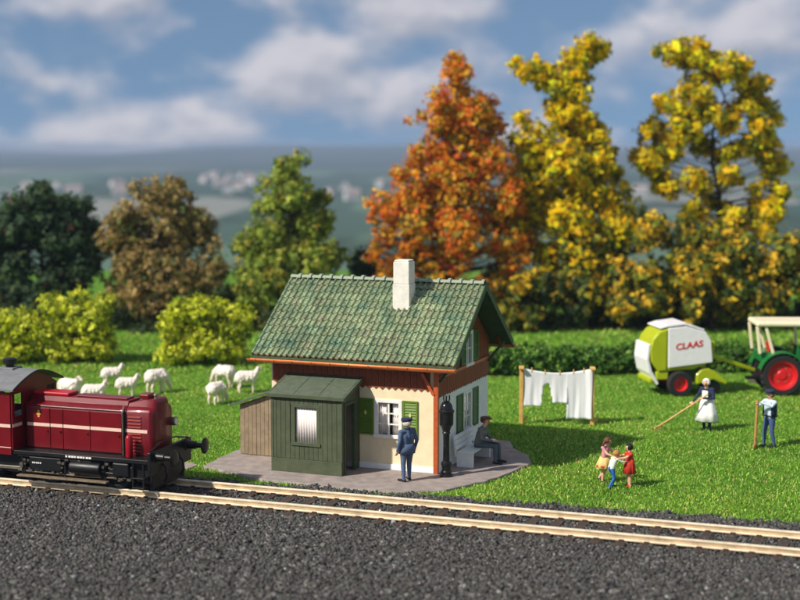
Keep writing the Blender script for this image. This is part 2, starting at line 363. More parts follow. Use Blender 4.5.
darkin = mat('room_dark', srgb(40, 34, 30), .9, var=0)  # dark base colour stands in for unlit rooms behind the glass
glass = bpy.data.materials.new('window_glass'); glass.use_nodes = True; t = glass.node_tree; t.nodes.clear()
tr = N(t, 'ShaderNodeBsdfTransparent'); gl = N(t, 'ShaderNodeBsdfGlossy'); gl.inputs['Roughness'].default_value = .03; lw = N(t, 'ShaderNodeLayerWeight'); lw.inputs[0].default_value = .5; pw_ = N(t, 'ShaderNodeMath', operation='POWER'); pw_.inputs[1].default_value = 4; t.links.new(lw.outputs['Facing'], pw_.inputs[0]); fr = N(t, 'ShaderNodeMath', operation='MULTIPLY_ADD'); fr.inputs[1].default_value = .8; fr.inputs[2].default_value = .035; t.links.new(pw_.outputs[0], fr.inputs[0])
tr.inputs[0].default_value = (.98, .99, .985, 1)
ms = N(t, 'ShaderNodeMixShader'); oo = N(t, 'ShaderNodeOutputMaterial'); t.links.new(fr.outputs[0], ms.inputs[0]); t.links.new(tr.outputs[0], ms.inputs[1]); t.links.new(gl.outputs[0], ms.inputs[2]); t.links.new(ms.outputs[0], oo.inputs[0])

HX0, HD = -5.25, 4.69                                  # wall: x from HX0 to 0, y from 0 to HD
EZ, RZ, OV, XL, XR = 3.32, 5.37, .43, -5.68, .67        # roof
SL = (RZ - EZ) / (HD / 2 + OV); PA = math.atan(SL)
XF = Matrix(((0, 1, 0, 0), (1, 0, 0, 0), (0, 0, 1, 0), (0, 0, 0, 1)))   # prism in (y, z) extruded along x
def cells(u0, u1, z0, z1, ops):
    us = sorted({u0, u1, *[o[0] for o in ops], *[o[1] for o in ops]}); zs = sorted({z0, z1, *[o[2] for o in ops], *[o[3] for o in ops]})
    for i in range(len(us) - 1):
        for j in range(len(zs) - 1):
            cu, cz = (us[i] + us[i + 1]) / 2, (zs[j] + zs[j + 1]) / 2
            if not any(o[0] < cu < o[1] and o[2] < cz < o[3] for o in ops): yield us[i], us[i + 1], zs[j], zs[j + 1]
def wall_mesh(plane, u0, u1, z0, z1, ops, t0, t1):
    """one welded wall sheet with openings and reveals"""
    m = MB()
    for a, b_, c, d in cells(u0, u1, z0, z1, ops):
        if plane == 'y': m.box(a, b_, t0, t1, c, d)
        else: m.box(t0, t1, a, b_, c, d)
    # weld and drop the inner faces
    me = m.mesh('w'); bm = bmesh.new(); bm.from_mesh(me); bmesh.ops.remove_doubles(bm, verts=bm.verts, dist=1e-4)
    seen = {}
    for f in bm.faces: seen.setdefault(tuple(sorted(v.index for v in f.verts)), []).append(f)
    bm.verts.index_update(); seen = {}
    for f in bm.faces: seen.setdefault(tuple(sorted(v.index for v in f.verts)), []).append(f)
    bmesh.ops.delete(bm, geom=[f for fs in seen.values() if len(fs) > 1 for f in fs], context='FACES_ONLY'); bmesh.ops.recalc_face_normals(bm, faces=bm.faces)
    bm.to_mesh(me); bm.free(); return me
def part_mesh(me, name, m, parent): me.materials.append(m); return link(me, name, parent)

W1 = (-1.88, -1.12, 1.04, 2.09)       # facade window
W2 = (2.30, 3.05, .88, 2.04)          # gable window
front = part_mesh(wall_mesh('y', HX0, 0, 0, 3.46, [W1], 0, .22), 'front_wall', plaster, house)
gabl = part_mesh(wall_mesh('x', .222, HD, 0, 2.3, [W2], -.22, -.001), 'gable_wall', plaster_w, house)
m = MB(); m.box(HX0, -.222, HD - .2, HD, 0, 3.46).box(HX0, HX0 + .2, .222, HD - .202, 0, 3.0)
m.build('rear_wall', plaster, house)
m = MB(); m.prism([(.224, 2.302), (HD - .002, 2.302), (HD - .002, 3.46), (HD / 2, 5.14), (.224, 3.5)], .2, XF, -.24)
m.prism([(.224, 3.002), (HD - .202, 3.002), (HD - .202, 3.5), (HD / 2, 5.14), (.224, 3.5)], .2, XF, HX0 + .01); gcore = m.build('gable_core', brown, house)
m = MB(); m.box(-4.9, -.3, 2.2, 2.25, .1, 2.9); m.box(-5, -.25, .3, 4.4, .06, .1); m.build('room_partition', darkin, house)
m = MB(); m.box(HX0 - .02, .03, -.035, -.001, .07, .24); m.box(.0, .03, 0, HD + .02, .07, .24); m.build('plinth', plaster_w, house, bevel=.008)

# timber cladding under the eaves, each board with a pointed end
def pboard(wd, z0, zt0, zt1, th):
    return [(0.006, z0 + .05), (wd / 2, z0 - .03), (wd - .006, z0 + .05), (wd - .006, zt1), (0.006, zt0)]
bw = .2
for i in range(26):
    x = -5.2 + i * bw
    if x + bw > -.02: break
    MB().prism(pboard(bw, 2.46 + random.uniform(-.01, .01), 3.47, 3.47, .03), -.026 - random.random() * .006, None, -.002).build('board', brown, front, loc=(x, 0, 0))
UW = (2.43, 3.02, 2.86, 3.84)         # upper gable window
nbw = int(HD / bw) + 1; bw2 = HD / nbw
for i in range(nbw):
    y = i * bw2; top = lambda q: 3.44 + (min(q, HD - q)) * SL - .02
    th = .026 + random.random() * .006
    MB().prism(pboard(bw2, 2.27 + random.uniform(-.01, .01), min(2.82, 9), 2.82, .03), th, XF, .002).build('board', brown, gcore, loc=(0, y, 0))
    z0 = 2.9
    if UW[0] - .01 < y + bw2 / 2 < UW[1] + .01: z0 = UW[3] + .04
    if top(y) > z0 + .1 or top(y + bw2) > z0 + .1:
        pts = [(.006, z0), (bw2 - .006, z0), (bw2 - .006, max(z0 + .02, top(y + bw2))), (.006, max(z0 + .02, top(y)))]
        if y < HD / 2 < y + bw2: pts.insert(3, (HD / 2 - y, top(HD / 2)))
        MB().prism(pts, th, XF, .002).build('board', brown, gcore, loc=(0, y, 0))
MB().box(.002, .085, -.03, HD + .05, 2.80, 2.895).build('sill_beam', rust, house, bevel=.012)
MB().box(-.25, -.02, UW[0], UW[1], UW[2], UW[3]).build('attic_dark_block', darkin, house)  # solid dark block, painted shade of the attic behind the panes

def make_window(plane, u0, u1, z0, z1, off, rows, cols_, parent, frm=whitep, inset=.07, curtains=True):
    """frame > panes, glazing bars, curtain; built in (u, depth, z), depth 0 = wall face, + = inwards"""
    def bx_(m, a, b_, d0, d1, c, d):
        if plane == 'y': m.box(a, b_, off + d0, off + d1, c, d)
        else: m.box(off - d1, off - d0, a, b_, c, d)
    fw = .06; m = MB()
    bx_(m, u0 - .05, u1 + .05, -.03, inset, z1 - fw, z1 + .04); bx_(m, u0 - .07, u1 + .07, -.06, inset, z0 - .045, z0 + .05)
    bx_(m, u0 - .05, u0 + fw, -.03, inset, z0 + .05, z1 - fw); bx_(m, u1 - fw, u1 + .05, -.03, inset, z0 + .05, z1 - fw)
    wn = m.build('window', frm, parent, bevel=.006)
    iu0, iu1, iz0, iz1 = u0 + fw, u1 - fw, z0 + .05, z1 - fw; bb = .034
    pw, ph = (iu1 - iu0) / cols_, (iz1 - iz0) / rows
    for i in range(1, cols_):
        m = MB(); bx_(m, iu0 + i * pw - bb * .75, iu0 + i * pw + bb * .75, .005, .05, iz0, iz1); m.build('glazing_bar', frm, wn)
    for j in range(1, rows):
        m = MB(); bx_(m, iu0, iu1, .009, .046, iz0 + j * ph - bb / 2, iz0 + j * ph + bb / 2); m.build('glazing_bar', frm, wn)
    for i in range(cols_):
        for j in range(rows):
            m = MB(); bx_(m, iu0 + i * pw + .01, iu0 + (i + 1) * pw - .01, .022, .028, iz0 + j * ph + .01, iz0 + (j + 1) * ph - .01); m.build('pane', glass, wn)
    if curtains:
        for a, b_ in ((iu0 - .02, iu0 + .36 * (iu1 - iu0)), (iu1 - .36 * (iu1 - iu0), iu1 + .02)):
            v, f = [], []; n_ = 14
            for i in range(n_ + 1):
                u = a + (b_ - a) * i / n_; d = .12 + .018 * math.sin(i * 1.9)
                for z in (iz0 + .0, iz1 + .02): v.append((u, off + d, z) if plane == 'y' else (off - d, u, z))
            for i in range(n_): f.append((2 * i, 2 * i + 2, 2 * i + 3, 2 * i + 1))
            MB().add(v, f).build('curtain', curt, wn, solid=.006, smooth=60)
    return wn
def make_shutter(plane, u0, u1, z0, z1, off, m_, parent, star=None):
    def bx_(m, a, b_, d0, d1, c, d, M=None):
        if plane == 'y': m.box(a, b_, off - d1, off - d0, c, d)
        else: m.box(off + d0, off + d1, a, b_, c, d)
    m = MB(); r = .055
    bx_(m, u0, u0 + r, .006, .045, z0, z1); bx_(m, u1 - r, u1, .006, .045, z0, z1)
    for z in (z0, (z0 + z1) / 2 - r / 2, z1 - r): bx_(m, u0 + r, u1 - r, .008, .043, z, z + r)
    bx_(m, u0 + r, u1 - r, .006, .014, z0 + r, z1 - r)
    sh = m.build('shutter', m_, parent, bevel=.005)
    k = 12; m = MB()
    for i in range(k):
        z = z0 + r + (z1 - z0 - 2 * r) * (i + .2) / k; h_ = (z1 - z0 - 2 * r) / k
        if plane == 'y': m.add([(u0 + r, off - .042, z), (u1 - r, off - .042, z), (u1 - r, off - .014, z + h_ * .8), (u0 + r, off - .014, z + h_ * .8), (u0 + r, off - .014, z), (u1 - r, off - .014, z)], [(0, 1, 2, 3), (0, 4, 5, 1)])
        else: m.add([(off + .042, u0 + r, z), (off + .042, u1 - r, z), (off + .014, u1 - r, z + h_ * .8), (off + .014, u0 + r, z + h_ * .8), (off + .014, u0 + r, z), (off + .014, u1 - r, z)], [(0, 1, 2, 3), (0, 4, 5, 1)])
    tag(m.build('slats', m_, sh), kind='stuff')
    if star:
        c, zc = (u0 + u1) / 2, (z0 + z1) / 2 + .12
        MB().prism([(c - .05, zc), (c, zc - .08), (c + .05, zc), (c, zc + .08)], -.008, None, off - .047).build('diamond_emblem', star, sh)
    return sh
make_window('y', *W1, 0, 3, 2, house)
palegreen = mat('pale_green_emblem', srgb(196, 200, 120), .5, var=0)
make_shutter('y', -2.44, -1.96, 1.06, 2.13, 0, shutg, house, palegreen); make_shutter('y', -1.04, -.58, 1.06, 2.13, 0, shutg, house, palegreen)
make_window('x', *W2, 0, 3, 2, house)
make_shutter('x', 1.68, 2.22, .88, 2.06, 0, shutd, house); make_shutter('x', 3.13, 3.67, .88, 2.06, 0, shutd, house)
make_window('x', *UW, .03, 2, 2, house, inset=.04)
make_shutter('x', 1.93, 2.37, 2.92, 3.86, .034, shutd, house); make_shutter('x', 3.08, 3.52, 2.92, 3.86, .034, shutd, house)

# corner post and brace, struts, rafter ends
MB().box(-.075, .07, -.115, -.0365, .07, 3.16).build('corner_post', rust, house, bevel=.012)
MB().bar((-.06, -.1, 2.36), (-.42, -.12, 2.98), .09, .09, (0, 1, 0)).build('brace', rust, house, bevel=.01)
for y, s in ((.1, -1), (HD - .1, 1)):
    MB().bar((.03, y, 2.72), (.56, y + s * .02, 3.36), .08, .08, (0, 1, 0)).build('gable_strut', greenp, house, bevel=.008)
for i in range(12):
    x = -5.5 + i * .53
    for s in (0, 1):
        y0, y1 = (-.40, .1) if s == 0 else (HD + .40, HD - .1)
        z0, z1 = EZ - .21, EZ - .21 + .5 * SL
        MB().bar((x, y0, z0), (x, y1, z1), .07, .1).build('rafter', brown, house)
# roof deck
m = MB(); ye, yr, yb = -OV, HD / 2, HD + OV
m.prism([(ye, EZ - .035), (ye, EZ - .15), (yr, RZ - .16), (yb, EZ - .15), (yb, EZ - .035), (yr, RZ - .035)], XR - XL - .04, XF, XL + .02)
roof = m.build('roof', greenp, house)
# tiles
tilem = bpy.data.materials.new('roof_tile'); tilem.use_nodes = True; t = tilem.node_tree; b = t.nodes['Principled BSDF']; b.inputs['Roughness'].default_value = .42; b.inputs['Specular IOR Level'].default_value = .55
ge = N(t, 'ShaderNodeNewGeometry'); pos = ge.outputs['Position']
c1 = ramp(t, noise(t, pos, 1.7, 3), [(.3, srgb(82, 106, 92)), (.42, srgb(106, 122, 96)), (.55, srgb(120, 130, 102)), (.68, srgb(126, 126, 102)), (.78, srgb(96, 114, 112))])
c2 = ramp(t, noise(t, pos, 16, 5, .7), [(.3, (.45, .46, .44, 1)), (.5, (1.1, 1.12, 1.05, 1)), (.7, (2.3, 2.3, 2.05, 1))])
mm = N(t, 'ShaderNodeMix', data_type='RGBA', blend_type='MULTIPLY'); mm.inputs['Factor'].default_value = 1; t.links.new(c1, mm.inputs['A']); t.links.new(c2, mm.inputs['B'])
oi = N(t, 'ShaderNodeObjectInfo'); orr = N(t, 'ShaderNodeMapRange'); orr.inputs['To Min'].default_value = .72; orr.inputs['To Max'].default_value = 1.28; t.links.new(oi.outputs['Random'], orr.inputs['Value'])
sc_ = N(t, 'ShaderNodeVectorMath', operation='SCALE'); t.links.new(mm.outputs['Result'], sc_.inputs[0]); t.links.new(orr.outputs[0], sc_.inputs['Scale']); t.links.new(sc_.outputs[0], b.inputs['Base Color'])
NR, NC = 11, 34; SLEN = (HD / 2 + OV) / math.cos(PA); TP = SLEN / NR; TW = (XR - XL) / NC
prof = [(-.5, .004), (-.36, .064), (-.16, .068), (.02, .016), (.28, .0), (.5, .004)]
tv = [(u * TW * 1.04, -.02, h_ + .052) for u, h_ in prof] + [(u * TW * 1.04, TP + .03, h_ + .002) for u, h_ in prof] + [(u * TW * 1.04, -.02, h_ - .004) for u, h_ in prof]
k = len(prof); tf = [(i, i + 1, k + i + 1, k + i) for i in range(k - 1)] + [(2 * k + i, 2 * k + i + 1, i + 1, i) for i in range(k - 1)]
tme = MB().add(tv, tf).mesh('roof_tile'); tme.materials.append(tilem)
stv, stf = [], []
for side in (0, 1):
    for r_ in range(NR):
        for c_ in range(NC):
            s = r_ * TP; x = XL + (c_ + .5) * TW
            jz = random.uniform(-.006, .006); jr = R(random.uniform(-1.2, 1.2))
            y = -OV + s * math.cos(PA); z = EZ - .035 + s * math.sin(PA) + jz
            if side == 0 and 1.3 < y + .1 < 1.78 and -1.93 < x < -1.34: continue
            if side == 0 and r_ < 9 and len([1]) and (r_ * NC + c_) < 300:
                link(tme, 'roof_tile', roof, (x, y, z), (PA, jr, 0))
            else:
                M = Matrix.Translation((x, y, z)) @ Matrix.Rotation(PA, 4, 'X') if side == 0 else Matrix.Translation((x, HD - y, z)) @ Matrix.Rotation(math.pi, 4, 'Z') @ Matrix.Rotation(PA, 4, 'X')
                q = len(stv); stv += [M @ Vector(p) for p in tv]; stf += [tuple(i + q for i in f) for f in tf]
tag(MB().add(stv, stf).build('upper_tiles', tilem, roof), kind='stuff')
ridgem = mat('ridge_tile', srgb(140, 150, 128), .5, var=.3, vscale=6)
rme = MB(); nseg = 8
for i in range(2):
    pass
rv, rf = [], []
for i, (yy, rr_) in enumerate(((0, .115), (.27, .098), (.27, .165), (.36, .165), (.36, .1))):
    for j in range(nseg + 1):
        a = math.pi * j / nseg; rv.append((yy, -math.cos(a) * rr_, math.sin(a) * rr_ * .75))
for i in range(4):
    for j in range(nseg): rf.append((i * (nseg + 1) + j, i * (nseg + 1) + j + 1, (i + 1) * (nseg + 1) + j + 1, (i + 1) * (nseg + 1) + j))
rme = MB().add(rv, rf).mesh('ridge_tile'); rme.materials.append(ridgem)
for i in range(18): link(rme, 'ridge_tile', roof, (XL + .0 + i * .352, yr, RZ + .0), (0, R(random.uniform(-1, 1)), 0))
# barge boards
for x in (XL - .03, XR):
    for y0 in (ye, yb):
        MB().prism([(y0, EZ - .2), (y0, EZ + .035), (yr, RZ + .045), (yr, RZ - .2)], .04, XF, x).build('bargeboard', greenp, roof, bevel=.006)
# gutters
for side, yg in (('f', -OV - .09), ('b', HD + OV + .09)):
    v, f = [], []; rg = .10
    for xx in (XL - .08, XR + .06):
        for j in range(9): a = math.pi * j / 8; v.append((xx, yg - math.cos(a) * rg, EZ - .13 - math.sin(a) * rg))
    for j in range(8): f.append((j, j + 1, 9 + j + 1, 9 + j))
    f += [tuple(range(9)), tuple(range(17, 8, -1))]
    g = MB().add(v, f).build('gutter', copper, house, solid=.02, smooth=40)
    for i in range(11):
        x = XL + .2 + i * .6; pts = [(x, yg - math.cos(math.pi * j / 8) * (rg + .014), EZ - .13 - math.sin(math.pi * j / 8) * (rg + .014)) for j in range(9)]
        MB().tube(pts, .012, 5).build('bracket', copper, g)
# chimney
chm = mat('chimney_plaster', srgb(226, 220, 208), .85, var=.16, vscale=3.5, bump=.4, bscale=40)
m = MB(); m.box(-1.90, -1.37, 1.34, 1.86, 4.3, 5.35); ch = m.build('chimney', chm, house, bevel=.015)
MB().box(-1.885, -1.385, 1.355, 1.845, 5.352, 6.02).build('chimney_stack', chm, ch, bevel=.02)
m = MB(); m.box(-1.86, -1.41, 1.38, 1.82, 6.022, 6.07); m.build('chimney_cap', chm, ch, bevel=.015)
MB().box(-1.97, -1.30, 1.24, 1.35, 4.53, 4.60, Matrix.Identity(4)).build('chimney_flashing', felt, ch)

# green porch
PX0, PX1, PY0 = -4.6, -2.4, -1.33
PW = (-3.92, -3.12, .91, 2.03); PD = (-1.10, -.42, .07, 2.08)
porch = part_mesh(wall_mesh('y', PX0, PX1, .07, 2.28, [PW], PY0 + .02, PY0 + .08), 'porch_wall', greenp2, house)
me = wall_mesh('x', PY0 + .082, -.002, .07, 2.28, [PD], PX1 - .06, PX1); part_mesh(me, 'porch_side_wall', greenp2, house)
MB().box(PX0, PX0 + .06, PY0 + .082, -.002, .07, 2.28).build('porch_side_wall', greenp2, house)
m = MB(); 
for x in (PX0 + .002, PX1 - .056): m.prism([(PY0 + .09, 2.284), (-.004, 2.284), (-.004, 2.66)], .054, XF, x)
m.build('porch_cheek', greenp2, house)
n_b = 15; bwp = (PX1 - PX0) / n_b
for i in range(n_b):
    x = PX0 + i * bwp; th = .018 + random.random() * .006
    segs = [(.47, 2.26)]
    if x + bwp > PW[0] + .02 and x < PW[1] - .02: segs = [(.47, PW[2] - .02), (PW[3] + .02, 2.26)]
    for a, b_ in segs: MB().box(x + .006, x + bwp - .006, PY0 + .018 - th, PY0 + .018, a, b_).build('board', greenp2, porch)
MB().box(PX0 - .015, PX1 + .012, PY0 - .025, PY0 + .018, .07, .46).build('skirting', greenp2, porch, bevel=.008)
for x in (PX0 - .02, PX1 - .05): MB().box(x, x + .075, PY0 - .022, PY0 + .017, .462, 2.27).build('corner_board', greenp2, porch, bevel=.006)
pwn = make_window('y', *PW, PY0 + .02, 1, 1, house, greenp2, inset=.05, curtains=False)
v, f = [], []
for i in range(41):
    u = PW[0] + .07 + (PW[1] - PW[0] - .14) * i / 40; d = .035 + .010 * math.sin(i * 1.25)
    for z in (PW[2] + .05, PW[3] - .06): v.append((u, PY0 + .03 + d, z))
for i in range(40): f.append((2 * i, 2 * i + 2, 2 * i + 3, 2 * i + 1))
MB().add(v, f).build('curtain', curt, pwn, solid=.004, smooth=60)
fr_ = MB()
for a, b_ in ((PD[0] - .05, PD[0] + .03), (PD[1] - .03, PD[1] + .05)): fr_.box(PX1 - .06, PX1 + .03, a, b_, .075, PD[3] - .03)
fr_.box(PX1 - .06, PX1 + .03, PD[0] - .05, PD[1] + .05, PD[3] - .028, PD[3] + .05); fr_.build('door_frame', greenp, house, bevel=.005)
MB().box(PX1 - .3, PX1 - .26, PD[0] - .04, PD[1] + .04, .09, PD[3]).build('door', brown, house)
m = MB(); a = (PY0 - .08, 2.285); b_ = (-.004, 2.70)
m.prism([(a[0], a[1]), (b_[0], b_[1]), (b_[0], b_[1] + .055), (a[0], a[1] + .055)], PX1 - PX0 + .24, XF, PX0 - .12); prf = m.build('porch_roof', felt, house, bevel=.006)
for i in range(4):
    x = PX0 - .1 + i * .78
    MB().bar((x + .02, a[0] + .01, a[1] + .062), (x + .02, b_[0] - .01, b_[1] + .062), .03, .008).build('batten', felt, prf)
MB().box(PX0 - .122, PX1 + .122, PY0 - .105, PY0 - .081, 2.25, 2.35).build('fascia', greenp2, prf, bevel=.005)
MB().prism([(a[0], a[1] - .05), (b_[0], b_[1] - .05), (b_[0], b_[1] + .075), (a[0], a[1] + .075)], .024, XF, PX1 + .122).build('verge_board', felt, prf, bevel=.004)

# brown lean-to shed
SX0, SX1, SY0, SY1 = -6.47, -5.255, .3, 2.9
shw = MB(); shw.prism([(SX0, .07), (SX1, .07), (SX1, 2.06), (SX0, 1.63)], .05, None, SY0 + .02); shw.box(SX0, SX0 + .05, SY0 + .072, SY1, .07, 1.6); shw.prism([(SX0, .07), (SX1, .07), (SX1, 2.06), (SX0, 1.63)], .05, None, SY1)
shed = shw.build('shed_wall', shedw, house)
for i in range(9):
    wq = (SX1 - SX0) / 9; x = SX0 + i * wq; zt = 1.6 + (x - SX0) * .353; th = .018 + random.random() * .008
    MB().prism([(x + .006, .10), (x + wq - .006, .10), (x + wq - .006, zt + wq * .353), (x + .006, zt)], -th, None, SY0 + .018).build('board', shedw, shed)
for i in range(17):
    y = SY0 + i * .152; MB().box(SX0 - .02, SX0 - .001, y + .006, y + .146, .1, 1.6).build('board', shedw, shed)
MB().prism([(SX0 - .3, 1.555), (SX1, 2.105), (SX1, 2.165), (SX0 - .3, 1.615)], SY1 - SY0 + .35, None, SY0 - .16).build('shed_roof', felt, house, bevel=.006)

# ------------------------------------------------------------------ railway track
railm = mat('rail_metal', srgb(244, 228, 198), .42, metal=.2, var=.28, vscale=3, spec=.5)
sleepm = mat('sleeper_wood', srgb(66, 52, 44), .85, var=.4, vscale=6, bump=.5, bscale=30)
track = empty('railway_track', TC, -TA, 'single railway track with pale rails on dark brown sleepers', 'railway track')
rp = [(-.07, .06), (.07, .06), (.07, .08), (.018, .10), (.014, .165), (.032, .18), (.032, .215), (-.032, .215), (-.032, .18), (-.014, .165), (-.018, .10), (-.07, .08)]
railside = mat('rail_side', srgb(204, 176, 138), .5, metal=.1, var=.4, vscale=2.5)
for s in (-.765, .765):
    rl = MB().prism([(y + s, z) for y, z in rp], 52, XF, -27).build('rail', railside, track, bevel=.004); MB().prism([(s - .034, .216), (s - .034, .20), (s - .0335, .20), (s + .0335, .20), (s + .034, .20), (s + .034, .216), (s + .03, .235), (s - .03, .235)], 51.9, XF, -26.95).build('rail_head', railm, rl)
    MB().prism([(s - .072, .08), (s - .072, .083), (s - .024, .103), (s - .022, .10)], 51.9, XF, -26.95).build('rail_foot_glint', railm, rl)  # pale strip on the near side, painted glint along the rail foot
sm = MB().box(-.125, .125, -1.22, 1.22, -.08, .0585).mesh('sleeper'); sm.materials.append(sleepm)
fm_ = MB()
for s in (-.765, .765):
    for e in (-.105, .105): fm_.box(-.06, .06, s + e - .025, s + e + .025, .058, .10)
fme = fm_.mesh('rail_fastening'); fme.materials.append(sleepm)
for i in range(66):
    x = -24 + i * .61
    if abs(x) > 26: continue
    so = link(sm, 'sleeper', track, (x, random.uniform(-.02, .02), 0), (0, 0, R(random.uniform(-.6, .6)))); tag(link(fme, 'rail_fastening', so), kind='stuff')

# ------------------------------------------------------------------ locomotive
red = mat('loco_red', srgb(108, 4, 17), .36, var=.22, vscale=2.2, spec=.35, coat=.12)
red2 = mat('bright_red', srgb(176, 22, 36), .35, var=.12)
black = mat('black_iron', srgb(17, 17, 18), .42, var=.3, vscale=6)
grey = mat('cab_roof_grey', srgb(116, 117, 118), .55, var=.2, vscale=5)
steel = mat('steel', srgb(150, 140, 124), .35, metal=.7, var=.3)
cream = mat('cream_line', srgb(226, 190, 172), .5, var=.06)
loco = empty('diesel_locomotive', TL(-8.3, 0, 0), -TA, 'dark red diesel locomotive with cream stripe and black frame on the track', 'locomotive')
frame = MB().box(-4.5, 2.22, -1.08, 1.08, 1.02, 1.13).build('running_plate', black, loco, bevel=.012)
MB().box(-4.3, 2.1, -.88, -.8, .5, 1.018).build('side_frame', black, loco, bevel=.01); MB().box(-4.3, 2.1, .8, .88, .5, 1.018).build('side_frame', black, loco, bevel=.01)
MB().box(-4.2, 2.0, -.5, .5, .55, 1.018).build('drive_housing', black, loco)
MB().box(2.222, 2.32, -1.16, 1.16, .72, 1.36).build('buffer_beam', black, loco, bevel=.02)
def hood_sec(wd, zs, zc, cw): return [(-wd, 1.132), (-wd, zs - .08), (-wd + .05, zs), (-cw - .06, zs + .05), (-cw, zc), (cw, zc), (cw + .06, zs + .05), (wd - .05, zs), (wd, zs - .08), (wd, 1.132)]
hood = MB().prism(hood_sec(.61, 2.36, 2.56, .30), 3.07, XF, -1.85).build('engine_hood', red, loco, bevel=.02, smooth=40)
def loft(secs):
    n_ = len(secs[0][1]); v, f = [], []
    for x, s in secs: v += [(x, a, b_) for a, b_ in s]
    for i in range(len(secs) - 1):
        for j in range(n_): f.append((i * n_ + j, i * n_ + (j + 1) % n_, (i + 1) * n_ + (j + 1) % n_, (i + 1) * n_ + j))
    f += [tuple(range(n_)), tuple((len(secs) - 1) * n_ + j for j in range(n_ - 1, -1, -1))]
    return MB().add(v, f)
nose = loft([(1.24, hood_sec(.60, 2.36, 2.50, .34)), (1.7, hood_sec(.60, 2.38, 2.62, .34)), (1.98, hood_sec(.585, 2.38, 2.62, .34)), (2.06, hood_sec(.53, 2.35, 2.56, .30)), (2.10, hood_sec(.44, 2.30, 2.44, .26))]).build('nose', red, loco, bevel=.012, smooth=40)
for a, b_ in ((-1.80, -1.08), (-1.06, -.67), (-.65, .18), (.20, 1.16)):
    for s in (-1, 1):
        d = MB().box(a, b_, s * .622 - .011, s * .622 + .011, 1.17, 2.26).build('hood_door', red, hood, bevel=.006)
        MB().box(a + .003, b_ - .003, s * .636 - .004, s * .636 + .004, 1.755, 1.845).build('stripe', cream, d)
        MB().box(b_ - .09, b_ - .05, s * .64 - .012, s * .64 + .012, 1.6, 1.66).build('handle', black, d)
louvm = mat('louvre_highlight', srgb(164, 72, 62), .4, var=.2)  # paler red paints in the light the louvres catch
for s in (-1, 1):
    MB().box(1.27, 1.93, s * .606 - .004, s * .606 + .004, 1.755, 1.845).build('stripe', cream, nose)
    for i in range(11):
        z = 1.24 + i * .092
        if 1.72 < z < 1.86: continue
        MB().box(1.34, 1.74, s * .61 - .018, s * .61 + .018, z, z + .03).build('louvre', louvm, nose)
MB().box(1.205, 1.26, -.65, .65, 1.135, 2.31).build('seam_band', black, loco, bevel=.01)
MB().box(-1.845, -.7, -.26, .26, 2.562, 2.65).build('hatch', red2, hood, bevel=.03)
MB().box(-.5, 1.1, -.2, .2, 2.562, 2.60).build('hatch', red, hood, bevel=.015)
MB().box(1.45, 1.75, -.18, .18, 2.60, 2.74).build('filler_box', red, nose, bevel=.04)
MB().lathe([(.07, 0), (.07, .10), (.05, .12), (.05, .2), (.075, .22), (.06, .26), (.01, .28)], 12).build('whistle', steel, nose, loc=(1.93, -.1, 2.5), smooth=40)
for s in (-1, 1): MB().tube([(-1.8, s * .66, 2.36), (1.15, s * .66, 2.36)], .016, 6).build('handrail', red, loco)
MB().tube([(1.23, -.68, 1.14), (1.23, -.7, 2.3), (1.23, -.6, 2.46)], .018, 6).build('grab_rail', steel, loco)
MB().lathe([(.001, 0), (.09, 0), (.1, .03), (.1, .5), (.08, .57), (.04, .6), (.001, .605)], 14).build('air_reservoir', mat('reservoir_red', srgb(150, 12, 28), .35, var=.1), loco, loc=(1.5, -.83, 1.135), smooth=40)
hl = MB().lathe([(.001, 0), (.11, 0), (.12, .02), (.12, .12), (.1, .14), (.001, .12)], 16, Matrix.Translation((2.09, .48, 1.92)) @ Matrix.Rotation(R(90), 4, 'Y')).build('headlight', steel, loco, smooth=40)
MB().ell((2.222, .48, 1.92), (.015, .09, .09)).build('lens', whitep, hl)
gold = mat('gold_emblem', srgb(210, 160, 70), .4, var=0)
m = MB(); m.box(-1.46, -1.40, -.642, -.634, 2.0, 2.2); m.box(-1.49, -1.37, -.643, -.6335, 2.07, 2.11); m.build('emblem', gold, hood)
# cab
CX0, CX1, CW_, CZ = -4.3, -1.96, 1.10, 2.72
def arc(wd, z0, hgt, n_=10): return [(-wd + 2 * wd * i / n_, z0 + hgt * (1 - abs(2 * i / n_ - 1) ** 1.55)) for i in range(n_ + 1)]
fo = [(-.98, -.60, 2.05, 2.66), (-.42, -.1, 2.62, 2.72), (.60, .98, 2.1, 2.68)]
fo = [fo[0], fo[2]]
for x0, x1 in ((CX1 - .05, CX1), (CX0, CX0 + .05)):
    cw = part_mesh(wall_mesh('x', -CW_, CW_, 1.132, CZ, fo, x0, x1), 'cab_end_wall', red, loco)
    MB().prism(arc(CW_, CZ + .001, .40) + [], .05, XF, x0).build('cab_gable', red, loco)
    for o in fo: MB().box((x0 + x1) / 2 - .005, (x0 + x1) / 2 + .005, o[0], o[1], o[2], o[3]).build('window_pane', glass, cw)
so_ = [(-3.75, -2.45, 1.98, 2.58)]
